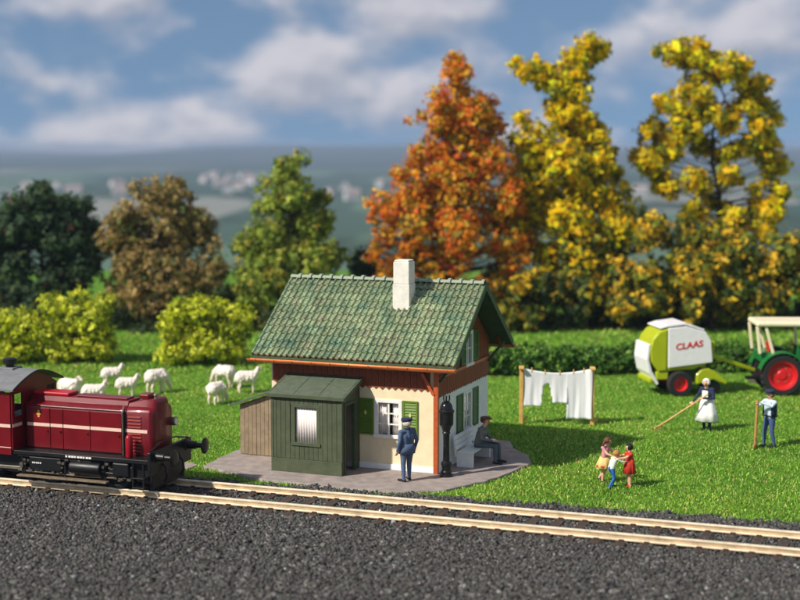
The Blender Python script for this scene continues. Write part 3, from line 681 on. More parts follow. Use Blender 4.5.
for s in (-1, 1):
    sw = part_mesh(wall_mesh('y', CX0 + .052, CX1 - .052, 1.0, CZ, so_, s * (CW_ + .0) - .025, s * CW_ + .025), 'cab_side_wall', red, loco)
    for a in so_:
        MB().box(a[0], a[1], s * CW_ - .004, s * CW_ + .004, a[2], a[3]).build('window_pane', glass, sw)
        m = MB(); o_ = s * (CW_ + .035)
        m.box(a[0] - .04, a[1] + .04, o_ - .01, o_ + .01, a[3], a[3] + .04); m.box(a[0] - .04, a[1] + .04, o_ - .01, o_ + .01, a[2] - .04, a[2]); m.box(a[0] - .04, a[0], o_ - .01, o_ + .01, a[2], a[3]); m.box(a[1], a[1] + .04, o_ - .01, o_ + .01, a[2], a[3]); m.build('window_frame', whitep, sw)
    MB().box(CX0 + .05, CX1 - .05, s * (CW_ + .03) - .004, s * (CW_ + .03) + .004, 1.755, 1.845).build('stripe', cream, sw)
    MB().box(CX0 + .05, CX1 - .05, s * (CW_ + .03) - .004, s * (CW_ + .03) + .004, 1.19, 1.21).build('lining', cream, sw)
MB().box(CX1 + .001, CX1 + .009, -CW_, -.66, 1.755, 1.845).build('stripe', cream, loco)
MB().box(CX0 + .06, CX1 - .06, -1.0, 1.0, 1.14, 1.2).build('cab_floor', black, loco)
MB().box(-2.6, -2.1, -.5, .5, 1.2, 2.0).build('control_desk', black, loco, bevel=.03)
top_ = arc(1.24, 2.83, .39, 16); bot_ = arc(1.24, 2.78, .39, 16)
rfo = MB().prism(top_ + bot_[::-1], 2.72, XF, -4.55).build('cab_roof', grey, loco, smooth=30)
MB().prism(top_ + bot_[::-1], .03, XF, -1.832).build('roof_edge', black, rfo)
vt = MB().box(-3.0, -2.5, -.24, .24, 3.14, 3.245).build('vent_base', grey, rfo, bevel=.01)
MB().lathe([(.12, 0), (.12, .08), (.2, .1), (.2, .22), (.16, .25), (.001, .26)], 14).build('roof_vent', black, rfo, loc=(-2.75, 0, 3.245), smooth=40)
# running gear
for x in (-3.3, -1.0, 1.1):
    for s in (-1, 1):
        Mx = Matrix.Translation((x, s * .76 - .065, .685)) @ Matrix.Rotation(R(-90), 4, 'X')
        wq = MB().lathe([(.001, 0), (.10, -.02), (.11, .0), (.34, .02), (.36, 0), (.45, 0), (.45, .13), (.36, .13), (.34, .1), (.11, .12), (.10, .15), (.001, .15)], 28, Mx).build('wheel', black, loco, smooth=30)
        MB().box(x - .16, x + .16, s * .93 - .04, s * .93 + .04, .56, .82).build('axle_box', black, loco, bevel=.03)
        for k in range(3): MB().tube([(x - .42 + .06 * k, s * .93, .93 - .04 * k), (x, s * .93, .86 - .035 * k), (x + .42 - .06 * k, s * .93, .93 - .04 * k)], .018, 5).build('leaf_spring', black, loco)
MB().bar((-3.3, -.9, .6), (1.1, -.9, .6), .05, .09).build('coupling_rod', steel, loco, bevel=.01)
sb = MB().box(-1.85, .95, -1.14, -.96, .42, .465).build('step_board', mat('worn_wood', srgb(120, 104, 84), .7, var=.4), loco, bevel=.008)
for x in (-1.75, -.4, .85): MB().box(x - .025, x + .025, -1.0, -.96, .466, 1.018).build('step_hanger', black, loco)
MB().lathe([(.001, 0), (.17, .02), (.18, .06), (.18, .9), (.17, .94), (.001, .96)], 16, Matrix.Translation((-.2, -1.0, .78)) @ Matrix.Rotation(R(90), 4, 'Y')).build('air_tank', black, loco, smooth=40)
MB().box(-1.5, -.5, -1.04, -.9, .62, .98).build('battery_box', black, loco, bevel=.02)
m = MB()
for i in range(9): m.box(-.32 + i * .09, -.265 + i * .09 + (.02 if i % 3 else 0), -1.086, -1.081, 1.05, 1.10)
for i in range(5): m.box(-1.4 + i * .06, -1.36 + i * .06, -1.046, -1.041, .8, .84)
tag(m.build('lettering', whitep, loco), kind='stuff')
MB().tube([(-1.9, -1.0, .98), (.4, -1.0, .96), (.6, -.98, .7), (1.6, -.98, .66)], .02, 6).build('air_pipe', steel, loco, smooth=60)
MB().tube([(-1.9, -.97, .56), (.2, -.97, .53), (1.7, -.97, .57)], .025, 6).build('brake_rod', steel, loco, smooth=60)
for x in (-1.62, -1.2, .05, .5, .95, 1.3): MB().lathe([(.001, 0), (.05, 0), (.05, .05), (.03, .07), (.001, .07)], 10, Matrix.Translation((x, -.885, .82)) @ Matrix.Rotation(R(90), 4, 'X')).build('bolt_cover', steel, loco)
for x in (-1.7, -.55, .75, 1.62): MB().box(x - .06, x + .06, -1.0, -.9, .5, .9).build('brake_block', black, loco, bevel=.02)
MB().box(1.1, 1.6, -1.06, -.9, .62, 1.0).build('sand_box', black, loco, bevel=.04)
rr2 = random.Random(17); m = MB()
for i in range(46):
    x = rr2.uniform(-1.85, 1.6); z = rr2.uniform(.5, .98); a_ = rr2.uniform(.02, .06)
    m.box(x - a_, x + a_, -1.06 + rr2.uniform(0, .05), -.9, z - a_ * .6, z + a_ * .6)
tag(m.build('fittings', mat('worn_steel', srgb(96, 88, 78), .5, metal=.4, var=.5, vscale=12), loco), kind='stuff')
for z in (.36, .62): MB().box(1.75, 2.1, -1.16, -.92, z, z + .035).build('step', black, loco, bevel=.006)
for x in (1.77, 2.08): MB().box(x - .02, x + .02, -1.14, -1.1, .36, 1.018).build('step_hanger', black, loco)
for s in (-1, 1):
    Mx = Matrix.Translation((2.3, s * .88, 1.2)) @ Matrix.Rotation(R(90), 4, 'Y')
    bf = MB().lathe([(.17, 0), (.17, .03), (.12, .05), (.11, .3), (.075, .31), (.07, .5), (.0701, .56)], 18, Mx).build('buffer', black, loco, smooth=35)
    MB().lathe([(.06, .555), (.215, .56), (.225, .575), (.21, .6), (.12, .62), (.001, .625)], 22, Mx).build('buffer_head', black, bf, smooth=50)
MB().tube([(2.32, -.5, .95), (2.42, -.5, .85), (2.45, -.5, .6), (2.36, -.46, .45)], .035, 7).build('brake_hose', black, loco, smooth=60)
MB().tube([(2.32, .45, .95), (2.42, .45, .85), (2.45, .45, .6), (2.36, .42, .45)], .035, 7).build('brake_hose', black, loco, smooth=60)
MB().tube([(2.3, 0, 1.05), (2.5, 0, 1.04), (2.56, 0, 1.1), (2.5, 0, 1.17)], .045, 7).build('coupling_hook', black, loco, smooth=60)
MB().box(2.15, 2.24, -.9, .9, .3, .72).build('rail_guard', black, loco, bevel=.02)
MB().tube([(2.26, -1.1, 1.13), (2.26, -1.1, 1.36), (2.2, -.4, 1.5), (2.2, .4, 1.5), (2.26, 1.1, 1.36)], .022, 6).build('front_handrail', black, loco)

# ------------------------------------------------------------------ bell post, bench
m = MB().lathe([(.001, 0), (.19, 0), (.19, .05), (.15, .08), (.16, .14), (.13, .18), (.13, .3), (.155, .33), (.15, .4), (.095, .45), (.085, .9), (.09, 1.2), (.12, 1.26), (.1, 1.3), (.14, 1.42), (.2, 1.5), (.205, 1.84), (.225, 1.86), (.225, 1.9), (.195, 1.93)], 24)
bell = empty('signal_bell', HL(.36, -.22, .07), 0, 'black cast iron railway signal bell on a column at the house corner', 'bell')
m.build('column', black, bell, smooth=35)
MB().lathe([(.001, 1.935), (.19, 1.935), (.175, 2.04), (.12, 2.13), (.05, 2.17), (.001, 2.175)], 24).build('bell_dome', mat('black_gloss', srgb(20, 20, 22), .2, var=.1), bell, smooth=50)
MB().lathe([(.02, 2.17), (.02, 2.3), (.03, 2.31), (.001, 2.36)], 8).build('finial', black, bell)
for i in range(3):
    a = i * 2.1 + .4; MB().tube([(math.cos(a) * .06, math.sin(a) * .06, 2.12), (math.cos(a) * .1, math.sin(a) * .1, 2.22), (math.cos(a) * .09, math.sin(a) * .09, 2.33)], .02, 6).build('prong', black, bell)
MB().box(-.04, .04, -.24, -.2, 1.55, 1.75).build('clapper_box', black, bell, bevel=.01)

bench = empty('bench', HL(.1, 1.0, .07), -HA, 'white bench standing against the white gable wall', 'bench')
bwm = mat('bench_white', srgb(226, 228, 226), .5, var=.1)
for i in range(3): MB().box(.16 + i * .17, .315 + i * .17, 0, 1.75, .42, .46).build('seat_plank', bwm, bench, bevel=.01)
for i in range(3):
    Mq = Matrix.Translation((.14, 0, .5 + i * .145)) @ Matrix.Rotation(R(-10), 4, 'Y'); MB().box(-.035 - i * .024, -i * .024, 0, 1.75, 0, .13, Mq).build('back_plank', bwm, bench, bevel=.01)
for y in (.03, 1.62):
    MB().box(.14, .64, y, y + .1, 0, .418).build('leg_panel', bwm, bench, bevel=.012)
    MB().bar((.11, y + .05, .3), (.03, y + .05, .94), .06, .05, (0, 1, 0)).build('back_post', bwm, bench)

# ------------------------------------------------------------------ people (one continuous skin each)
def seg_mesh(m, p0, p1, r0, r1, n=10):
    p0, p1 = Vector(p0), Vector(p1); d = (p1 - p0); L = d.length or 1e-4; d /= L
    pts, rad = [], []
    for k in range(5): a = math.pi / 2 * k / 4; pts.append(p0 - d * r0 * math.cos(a)); rad.append(max(r0 * math.sin(a), 1e-4))
    for k in range(5): a = math.pi / 2 * k / 4; pts.append(p1 + d * r1 * math.sin(a)); rad.append(max(r1 * math.cos(a), 1e-4))
    m.tube(pts, rad, n)
def skin_mesh(prims, voxel, mats, name, lump=0, seed=0):
    """prims: (p0, p1, r0, r1, material index); voxel union -> one closed surface"""
    m = MB()
    for p0, p1, r0, r1, k in prims: seg_mesh(m, p0, p1, r0, r1)
    me = m.mesh(name); o = bpy.data.objects.new('tmp', me); col.objects.link(o)
    md = o.modifiers.new('r', 'REMESH'); md.mode = 'VOXEL'; md.voxel_size = voxel
    sm_ = o.modifiers.new('s', 'SMOOTH'); sm_.factor = .5; sm_.iterations = 2
    dg = bpy.context.evaluated_depsgraph_get(); me2 = bpy.data.meshes.new_from_object(o.evaluated_get(dg)); bpy.data.objects.remove(o); me2.name = name
    me2.materials.clear()
    for q in mats: me2.materials.append(q)
    nf = len(me2.polygons); C = np.zeros(nf * 3, np.float32); me2.polygons.foreach_get('center', C); C = C.reshape(-1, 3)
    best = np.full(nf, 1e9); idx = np.zeros(nf, np.int32)
    for p0, p1, r0, r1, k in prims:
        p0, p1 = np.array(p0), np.array(p1); d = p1 - p0; L2 = max((d * d).sum(), 1e-9)
        tt = np.clip(((C - p0) @ d) / L2, 0, 1); dist = np.linalg.norm(C - p0 - tt[:, None] * d, axis=1) - (r0 + (r1 - r0) * tt)
        b_ = dist < best; best[b_] = dist[b_]; idx[b_] = k
    me2.polygons.foreach_set('material_index', idx); me2.shade_smooth(); me2.update()
    return me2
skin = mat('skin', srgb(222, 166, 134), .6, var=.06, vscale=20)
shoe = mat('shoe_black', srgb(34, 28, 26), .5, var=.1)
dark_eye = mat('eye_dark', srgb(36, 26, 22), .4, var=0)
lip = mat('lip', srgb(176, 92, 84), .6, var=0)
def cloth(name, r, g, b_): return mat(name, srgb(r, g, b_), .85, var=.18, vscale=14, bump=.3, bscale=60)
navy = cloth('navy_cloth', 80, 96, 124); navy2 = cloth('dark_navy', 36, 46, 72); greyj = cloth('grey_jacket', 112, 112, 108); greyt = cloth('grey_trousers', 84, 94, 104)
whitec = cloth('white_cloth', 236, 234, 228); bluet = cloth('blue_trousers', 52, 90, 150); lilac = cloth('lilac_shirt', 190, 206, 222)
pink = cloth('pink_cloth', 206, 140, 146); yellowc = cloth('yellow_skirt', 222, 190, 120); redc = cloth('red_dress', 196, 52, 34); bluek = cloth('blue_shorts', 44, 104, 176); palet = cloth('pale_shirt', 206, 216, 196); greyp = cloth('charcoal_trousers', 64, 84, 128)
hairb = mat('hair_brown', srgb(96, 60, 36), .6, var=.3, vscale=40, bump=.5, bscale=90); hairk = mat('hair_black', srgb(24, 20, 22), .5, var=.3, vscale=40, bump=.5, bscale=90)
hairy = mat('hair_blond', srgb(176, 124, 62), .6, var=.3, vscale=40, bump=.5, bscale=90); hairg = mat('hair_grey', srgb(206, 196, 180), .6, var=.2, vscale=40, bump=.5, bscale=90)
SK, TOP, LEG, SHO, EYE, LIP = range(6)
def V3(*a): return np.array(a, float)
def unit(a): return a / (np.linalg.norm(a) + 1e-9)
def human(J, k=1., hk=1., look=(0, -1, 0), sleeve=True, bare_leg=False, curl=.5):
    """joints in metres, facing -y; returns primitives"""
    P = []; a = lambda p0, p1, r0, r1, m_: P.append((tuple(p0), tuple(p1), r0 * k, r1 * k, m_))
    J = {q: V3(*p) for q, p in J.items()}; lk = unit(V3(*look))
    sx = unit(J['shL'] - J['shR']); px_ = unit(J['hpL'] - J['hpR'])
    for s in (-1, 1):
        a(J['pel'] + px_ * s * .07 * k, J['chest'] + sx * s * .08 * k, .105, .112, TOP); a(J['pel'] + px_ * s * .07 * k - V3(0, 0, .05 * k), J['pel'] + px_ * s * .06 * k, .10, .105, LEG)
    a(J['chest'], J['chest'] + (J['neck'] - J['chest']) * .7, .125, .085, TOP); a(J['shL'], J['shR'], .07, .07, TOP)
    a(J['neck'] - V3(0, 0, .02 * k), J['head'] - V3(0, 0, .05 * k), .058, .055, SK)
    h = hk; hd = J['head']; up = unit(V3(0, 0, 1) - lk * lk[2]); side = np.cross(lk, up)
    a(hd + up * .03 * k * h - lk * .012 * k, hd + up * .03 * k * h + lk * .012 * k, .094 * h, .09 * h, SK); a(hd - up * .045 * k * h + lk * .012 * k, hd - up * .06 * k * h + lk * .035 * k, .072 * h, .05 * h, SK)
    a(hd + lk * .085 * k * h + up * .012 * k, hd + lk * .112 * k * h - up * .02 * k, .011 * h, .017 * h, SK)
    for s in (-1, 1):
        a(hd + side * s * .092 * k * h - up * .012 * k, hd + side * s * .097 * k * h + up * .02 * k, .018 * h, .02 * h, SK)
        a(hd + lk * .088 * k * h + side * s * .034 * k * h + up * .012 * k, hd + lk * .089 * k * h + side * s * .036 * k * h + up * .014 * k, .0135 * h, .0135 * h, EYE)
    a(hd + lk * .078 * k * h - up * .055 * k * h - side * .018 * k, hd + lk * .078 * k * h - up * .055 * k * h + side * .018 * k, .0125 * h, .0125 * h, LIP)
    for s in ('L', 'R'):
        sh, el, wr = J['sh' + s], J['el' + s], J['wr' + s]; am = TOP if sleeve else SK
        a(sh, sh + (el - sh) * .45, .066, .056, TOP); a(sh, el, .058, .047, am); a(el, wr, .046, .034, am)
        d = unit(wr - el); hand = J.get('hd' + s); d = unit(hand) if hand is not None else d
        o = unit(np.cross(d, sx if abs(d @ sx) < .8 else V3(0, 0, 1))); q = unit(np.cross(o, d))
        a(wr, wr + d * .03 * k, .030, .030, SK); a(wr + d * .04 * k - q * .018 * k, wr + d * .085 * k - q * .022 * k, .022, .018, SK); a(wr + d * .04 * k + q * .018 * k, wr + d * .085 * k + q * .022 * k, .022, .018, SK)
        for i, L in enumerate((.062, .075, .07, .054)):
            b0 = wr + d * .09 * k + q * (-.033 + .022 * i) * k; b1 = b0 + unit(d + o * curl * .6) * L * .55 * k; b2 = b1 + unit(d * .7 + o * curl * 1.6) * L * .5 * k
            a(b0, b1, .0105, .010, SK); a(b1, b2, .010, .0085, SK)
        t0 = wr + d * .03 * k - q * .03 * k; t1 = t0 + unit(d - q * .9 + o * .4) * .04 * k; a(t0, t1, .013, .0115, SK); a(t1, t1 + unit(d + o * .4) * .032 * k, .0115, .0095, SK)
        hp, kn, an = J['hp' + s], J['kn' + s], J['an' + s]; lm = SK if bare_leg else LEG
        a(hp, hp + (kn - hp) * .4, .098, .085, LEG); a(hp, kn, .09, .064, lm); a(kn, kn + (an - kn) * .35, .062, .06, lm); a(kn + (an - kn) * .35, an, .06, .044, lm)
        tw = unit(J.get('to' + s, V3(0, -1, 0))); a(an - tw * .03 * k - V3(0, 0, .035 * k), an + tw * .16 * k - V3(0, 0, .048 * k), .045, .034, SHO)
    return P
def std(k=1., **kw):
    J = dict(pel=(0, 0, .95), chest=(0, 0, 1.28), neck=(0, .01, 1.47), head=(0, -.015, 1.63), shL=(.185, 0, 1.42), shR=(-.185, 0, 1.42), elL=(.235, .02, 1.14), elR=(-.235, .02, 1.14), wrL=(.25, -.05, .9), wrR=(-.25, -.05, .9),
             hpL=(.095, 0, .9), hpR=(-.095, 0, .9), knL=(.105, -.01, .5), knR=(-.105, -.01, .5), anL=(.11, .02, .085), anR=(-.11, .02, .085))
    J.update(kw); return {q: tuple(c * k for c in p) if q[:2] not in ('hd', 'to') or q in ('hd',) else p for q, p in J.items()}
def person(label, loc, rz, J, mats, vox=.012, **kw):
    e = empty('person', loc, rz, label, 'person'); e.scale = (1.12, 1.12, 1.0); me = skin_mesh(human(J, **kw), vox, mats, 'body'); link(me, 'body', e); return e
def hair_cap(e, m_, c, r, keep, name='hair'):
    return MB().ell(c, r, 18, 12, keep=keep).build(name, m_, e, solid=.014, smooth=60)
def skirt(e, name, m_, prof, c=(0, 0), sy=.75, wave=.0, n=24, part=None):
    v, f = [], []
    angs = [2 * math.pi * j / n for j in range(n + 1)] if part is None else [part[0] + (part[1] - part[0]) * j / n for j in range(n + 1)]
    for i, (r, z) in enumerate(prof):
        for a in angs:
            rr_ = r * (1 + wave * i / len(prof) * math.sin(a * 7)); v.append((c[0] + rr_ * math.cos(a), c[1] + rr_ * math.sin(a) * sy, z))
    q = n + 1
    for i in range(len(prof) - 1):
        for j in range(n): f.append((i * q + j, i * q + j + 1, (i + 1) * q + j + 1, (i + 1) * q + j))
    return MB().add(v, f).build(name, m_, e, solid=.012, smooth=60)
def buttons(e, m_, pts): 
    for p in pts: MB().ell(p, (.012, .008, .012), 8, 5).build('button', m_, e)

# railway official in navy uniform, his back half turned, arms at his sides
p = G(407, 483.5); rz_off = R(165)
e = person('person in navy uniform and peaked cap standing on the paving before the facade', (p.x, p.y, .07), R(215),
    std(wrL=(.27, -.02, .88), wrR=(-.26, -.04, .89), elL=(.26, .05, 1.14), elR=(-.255, .05, 1.14), anL=(.12, .03, .085), anR=(-.1, -.05, .085), knL=(.11, 0, .49), knR=(-.1, -.05, .49), toL=(.25, -1, 0), toR=(-.3, -1, 0)), [skin, navy, navy, shoe, dark_eye, lip])
e.scale = (1.16, 1.2, 1.0)
skirt(e, 'jacket_skirt', navy, [(.185, 1.08), (.20, .95), (.215, .80)], sy=.72)
hair_cap(e, hairg, (0, -.005, 1.655), (.106, .118, .118), lambda c: c.z < 1.70 and c.z > 1.57 and c.y > -.03)
cp = MB().lathe([(.112, 1.68), (.114, 1.715), (.14, 1.755), (.135, 1.785), (.06, 1.80), (.001, 1.80)], 22, Matrix.Translation((0, -.01, 0))).build('cap', navy2, e, smooth=50)
MB().prism([(-.09, 0), (.09, 0), (.07, .05), (.03, .075), (-.03, .075), (-.07, .05)], .01, Matrix.Translation((0, -.10, 1.685)) @ Matrix.Rotation(R(75), 4, 'X')).build('visor', shoe, cp)
skirt(e, 'collar', navy2, [(.075, 1.49), (.068, 1.535)], c=(0, .01), sy=1)

# seated person on the bench
sp_ = HL(.62, 1.95, .07)
J = dict(pel=(0, .0, .56), chest=(0, -.08, .86), neck=(0, -.12, 1.05), head=(0, -.17, 1.21), shL=(.18, -.1, 1.0), shR=(-.18, -.1, 1.0), elL=(.22, -.14, .74), elR=(-.22, -.14, .74), wrL=(.1, -.36, .66), wrR=(-.09, -.37, .67),
         hpL=(.09, -.02, .53), hpR=(-.09, -.02, .53), knL=(.11, -.46, .52), knR=(-.11, -.46, .52), anL=(.12, -.50, .085), anR=(-.11, -.47, .085))
e = person('person in grey jacket and flat cap sitting on the white bench with hands in lap', sp_, R(90) - HA, J, [skin, greyj, greyt, shoe, dark_eye, lip], look=(0, -1, -.12))
e.scale = (1.28, 1.2, 1.03)
hair_cap(e, hairb, (0, -.16, 1.235), (.106, .116, .112), lambda c: c.z > 1.17 and c.y > -.2)
cp = MB().lathe([(.112, 1.265), (.135, 1.29), (.125, 1.325), (.05, 1.345), (.001, 1.345)], 20, Matrix.Translation((0, -.175, 0))).build('flat_cap', mat('cap_brown', srgb(110, 72, 52), .8), e, smooth=50)
MB().ell((0, -.30, 1.275), (.08, .06, .012)).build('peak', MATS['cap_brown'], cp)
MB().ell((0, -.34, .675), (.085, .07, .02), 14, 6).build('folded_cloth', whitec, e)

# farm woman with a rake
p = G(707, 430)
e = person('person in white apron and headscarf over navy dress raking the meadow', (p.x, p.y, 0), R(-38),
    std(1.0, chest=(0, -.05, 1.26), neck=(0, -.09, 1.44), head=(0, -.13, 1.60), shL=(.17, -.05, 1.39), shR=(-.17, -.05, 1.39), elL=(.25, -.10, 1.12), elR=(-.27, -.10, 1.15), wrL=(.02, -.33, 1.13), wrR=(-.30, -.36, .98), hdL=(-.5, -.5, -.2), hdR=(-.2, -.6, -.4), knL=(.1, -.05, .5), anL=(.12, -.08, .085)), [skin, navy2, navy2, shoe, dark_eye, lip], look=(-.1, -1, -.3))
skirt(e, 'skirt', navy2, [(.15, 1.08), (.20, .95), (.27, .6), (.34, .30)], sy=.85, wave=.12)
skirt(e, 'apron', whitec, [(.165, 1.10), (.215, .95), (.29, .6), (.365, .33)], sy=.87, wave=.08, part=(math.pi * .98, math.pi * 2.02))
MB().prism([(-.1, 1.08), (.1, 1.08), (.09, 1.36), (-.09, 1.36)], .012, None, -.19).build('bib', whitec, e, bevel=.004)
hs = hair_cap(e, whitec, (0, -.115, 1.63), (.112, .125, .128), lambda c: c.z > 1.56 and (c.y > -.20 or c.z > 1.70), 'headscarf')
tag(hs, 'white headscarf')
woodm = mat('pale_wood', srgb(214, 170, 104), .6, var=.25, vscale=8)
def rake(label, top, tip, tine_dir, mat_=woodm, hr=.03):
    top, tip = Vector(top), Vector(tip); e = empty('hay_rake', (tip.x, tip.y, 0), 0, label, 'rake'); o = Vector((tip.x, tip.y, 0))
    MB().tube([top - o, tip - o], hr, 8).build('handle', mat_, e)
    hd = Vector(tine_dir).normalized(); a, b_ = tip - o - hd * .30, tip - o + hd * .30
    MB().bar(a, b_, .05, .06).build('rake_head', mat_, e, bevel=.008)
    for i in range(9):
        q = a.lerp(b_, (i + .5) / 9); MB().tube([q, q + Vector((0, 0, -.09)) + (tip - top).normalized() * .015], [.011, .006], 5).build('tine', mat_, e)
    for s in (-1, 1): MB().tube([tip - o - (tip - top).normalized() * .35, tip - o + hd * s * .2], .01, 5).build('stay', mat_, e)
Mr = Matrix.Translation(p) @ Matrix.Rotation(R(-38), 4, 'Z')
hL = Mr @ Vector((-.03, -.38, 1.12)); hR = Mr @ Vector((-.32, -.44, .94))
tip = G(658, 430); tip.z = .11
dv = (hL - tip).normalized()
rake('wooden hay rake held low by the person in white apron', tip + dv * ((hL - tip).length + .25), tip, (.5, .8, 0))

# farmer leaning on a pole
p = G(769, 447)
rzf = R(-62); Mr = Matrix.Translation(p) @ Matrix.Rotation(rzf, 4, 'Z')
e = person('person in blue trousers, dark vest and cap resting both hands on an upright rake', (p.x, p.y, 0), rzf,
    std(1.02, wrL=(.02, -.36, 1.43), elL=(.25, -.16, 1.33), wrR=(-.06, -.38, 1.36), elR=(-.27, -.2, 1.25), hdL=(-.4, -.6, .1), hdR=(.3, -.6, .1), anL=(.13, .06, .085), anR=(-.12, -.08, .085), knR=(-.11, -.08, .5)), [skin, lilac, greyp, shoe, dark_eye, lip], look=(0, -1, -.05))
skirt(e, 'vest', navy2, [(.205, 1.43), (.215, 1.2), (.205, .98)], sy=.80, part=(R(-40), R(220)))
hair_cap(e, hairb, (0, -.0, 1.68), (.108, .118, .118), lambda c: c.z < 1.73 and c.z > 1.6 and c.y > -.02)
cp = MB().lathe([(.115, 1.715), (.118, 1.75), (.14, 1.78), (.12, 1.83), (.001, 1.84)], 22, Matrix.Translation((0, -.015, 0))).build('cap', navy2, e, smooth=50)
MB().ell((0, -.125, 1.725), (.085, .06, .012)).build('visor', navy2, cp)
MB().box(-.19, .19, -.13, .13, .985, 1.03).build('belt', shoe, e, bevel=.04)
tp = Mr @ Vector((-.02, -.50, 1.52)); bt = Mr @ Vector((-.02, -.56, .10))
rake('wooden rake standing upright under the hands of the person in cap', tp, bt, (.4, .9, 0), mat('tan_wood', srgb(176, 128, 76), .6, var=.25, vscale=8), .048)

# three children holding hands
gk = G(604, 482); gb = G(611, 488); gr = G(629, 487)
k1, k2, k3 = .71, .60, .67
e = person('small person in pink top and yellow skirt with brown pigtails holding hands', (gk.x, gk.y, 0), R(62),
    std(k1, chest=(0, -.05, 1.28), neck=(0, -.09, 1.46), head=(0, -.12, 1.66), elL=(.22, -.22, 1.22), wrL=(.12, -.48, 1.15), elR=(-.24, -.2, 1.2), wrR=(-.2, -.46, 1.1), anL=(.1, .22, .13), knL=(.1, -.02, .52)), [skin, pink, pink, shoe, dark_eye, lip], vox=.0075, k=k1, hk=1.16, sleeve=False, bare_leg=True)
skirt(e, 'skirt', yellowc, [(.11, .74), (.17, .60), (.24, .43)], sy=.9, wave=.15); skirt(e, 'skirt_band', redc, [(.212, .505), (.226, .465)], sy=.9)
h_ = hair_cap(e, hairb, (0, -.075, 1.195), (.09, .1, .1), lambda c: c.z > 1.14 and (c.y > -.13 or c.z > 1.245))
for s in (-1, 1): MB().tube([(s * .085, -.06, 1.2), (s * .125, -.03, 1.16), (s * .12, 0, 1.06), (s * .1, .01, 1.0)], [.026, .03, .024, .01], 7).build('pigtail', hairb, h_, smooth=60)
e = person('smallest person in blue trousers and pale shirt bending forward between two others', (gb.x, gb.y, 0), R(115),
    std(k2, chest=(0, -.10, 1.24), neck=(0, -.20, 1.40), head=(0, -.27, 1.57), shL=(.17, -.16, 1.36), shR=(-.17, -.16, 1.36), elL=(.24, -.38, 1.24), wrL=(.2, -.6, 1.3), elR=(-.25, -.36, 1.24), wrR=(-.28, -.58, 1.25), anL=(.17, -.2, .085), knL=(.15, -.22, .5), anR=(-.13, .18, .085), knR=(-.12, -.06, .48)), [skin, palet, bluek, shoe, dark_eye, lip], vox=.0075, k=k2, hk=1.2, sleeve=True)
hair_cap(e, hairy, (0, -.145, .965), (.084, .092, .088), lambda c: c.z > .93 and (c.y > -.18 or c.z > .99))
e = person('small person in red dress with short black hair reaching out both arms', (gr.x, gr.y, 0), R(-78),
    std(k3, head=(0, -.03, 1.66), elL=(.2, -.24, 1.28), wrL=(.14, -.50, 1.26), elR=(-.21, -.24, 1.24), wrR=(-.17, -.50, 1.15), anL=(.08, .02, .085), anR=(-.08, .02, .085)), [skin, redc, redc, redc, dark_eye, lip], vox=.0075, k=k3, hk=1.16, sleeve=False, bare_leg=True)
skirt(e, 'dress', redc, [(.125, .80), (.14, .66), (.185, .40)], sy=.85, wave=.12)
hair_cap(e, hairk, (0, -.012, 1.13), (.09, .098, .098), lambda c: c.z > 1.07 and (c.y > -.06 or c.z > 1.175))

# ------------------------------------------------------------------ washing line
pl, pr = G(521, 424), G(592, 425)
line = empty('washing_line', pl, 0, 'wooden washing line posts with a rope on the lawn', 'washing line')
ax = (pr - pl); Lw = ax.length; az = math.atan2(ax.y, ax.x); line.rotation_euler = (0, 0, az); HW = 1.93
postm = mat('post_wood', srgb(216, 168, 92), .6, var=.25, vscale=5, bump=.3, bscale=30)
for x in (0, Lw):
    MB().box(x - .065, x + .065, -.065, .065, 0, HW + .06).build('post', postm, line, bevel=.015); MB().box(x - .09, x + .09, -.22, .22, HW - .02, HW + .05).build('crossbar', postm, line, bevel=.012)
    MB().bar((x + .02, .05, .05), (x + .22, .12, .25), .07, .07).build('foot_brace', postm, line)
sag = lambda x: HW + .0 - .16 * math.sin(math.pi * x / Lw)
MB().tube([(Lw * i / 20, -.0, sag(Lw * i / 20)) for i in range(21)], .012, 6).build('rope', whitec, line)
lin = mat_attr('linen', .9, .3, .1); lin.node_tree.nodes['Attribute'].attribute_name = 'none'
for nd in lin.node_tree.nodes:
    if nd.type in ('BSDF_PRINCIPLED', 'BSDF_TRANSLUCENT'):
        k_ = nd.inputs[0]
        for l_ in list(k_.links): lin.node_tree.links.remove(l_)
        k_.default_value = (.93, .93, .93, 1)
def laundry(name, label, u0, u1, bottom, gap=None):
    e = empty(name, pl, az, label, 'laundry', 'laundry on the line'); nx_, nz_ = 40, 24; v, f, ok = [], [], {}
    for i in range(nx_ + 1):
        for j in range(nz_ + 1):
            u = u0 + (u1 - u0) * i / nx_; tz = j / nz_; z = sag(u) + .01 + (bottom(u) - sag(u)) * tz
            d = -.02 + .022 * tz * math.sin(u * 14 + tz * 2) + .010 * math.sin(u * 31 + 1) * tz + .03 * math.sin(tz * 3)
            v.append((u + .02 * math.sin(tz * 5 + u * 3) * tz, d - .015 - .085 * max(0, min(1, (u - Lw + .25) / .15)), z))
    for i in range(nx_):
        for j in range(nz_):
            uc, tz = u0 + (u1 - u0) * (i + .5) / nx_, (j + .5) / nz_
            if gap and gap(uc, tz): continue
            q = i * (nz_ + 1) + j; f.append((q, q + nz_ + 1, q + nz_ + 2, q + 1))
    MB().add(v, f).build('cloth', lin, e, smooth=70, solid=.008)
    return e
sx_ = Lw / 71.
t_ = laundry('trousers', 'white long trousers hanging from the washing line', .075, 46 * sx_, lambda u: .62 if u < 25 * sx_ else .74, lambda u, tz: abs(u - 25.5 * sx_) < (.10 + .14 * (tz - .38)) and tz > .38)
s_ = laundry('sheet', 'white sheet hanging lower beside the trousers on the washing line', 46 * sx_ - .03, Lw - .01, lambda u: .2)
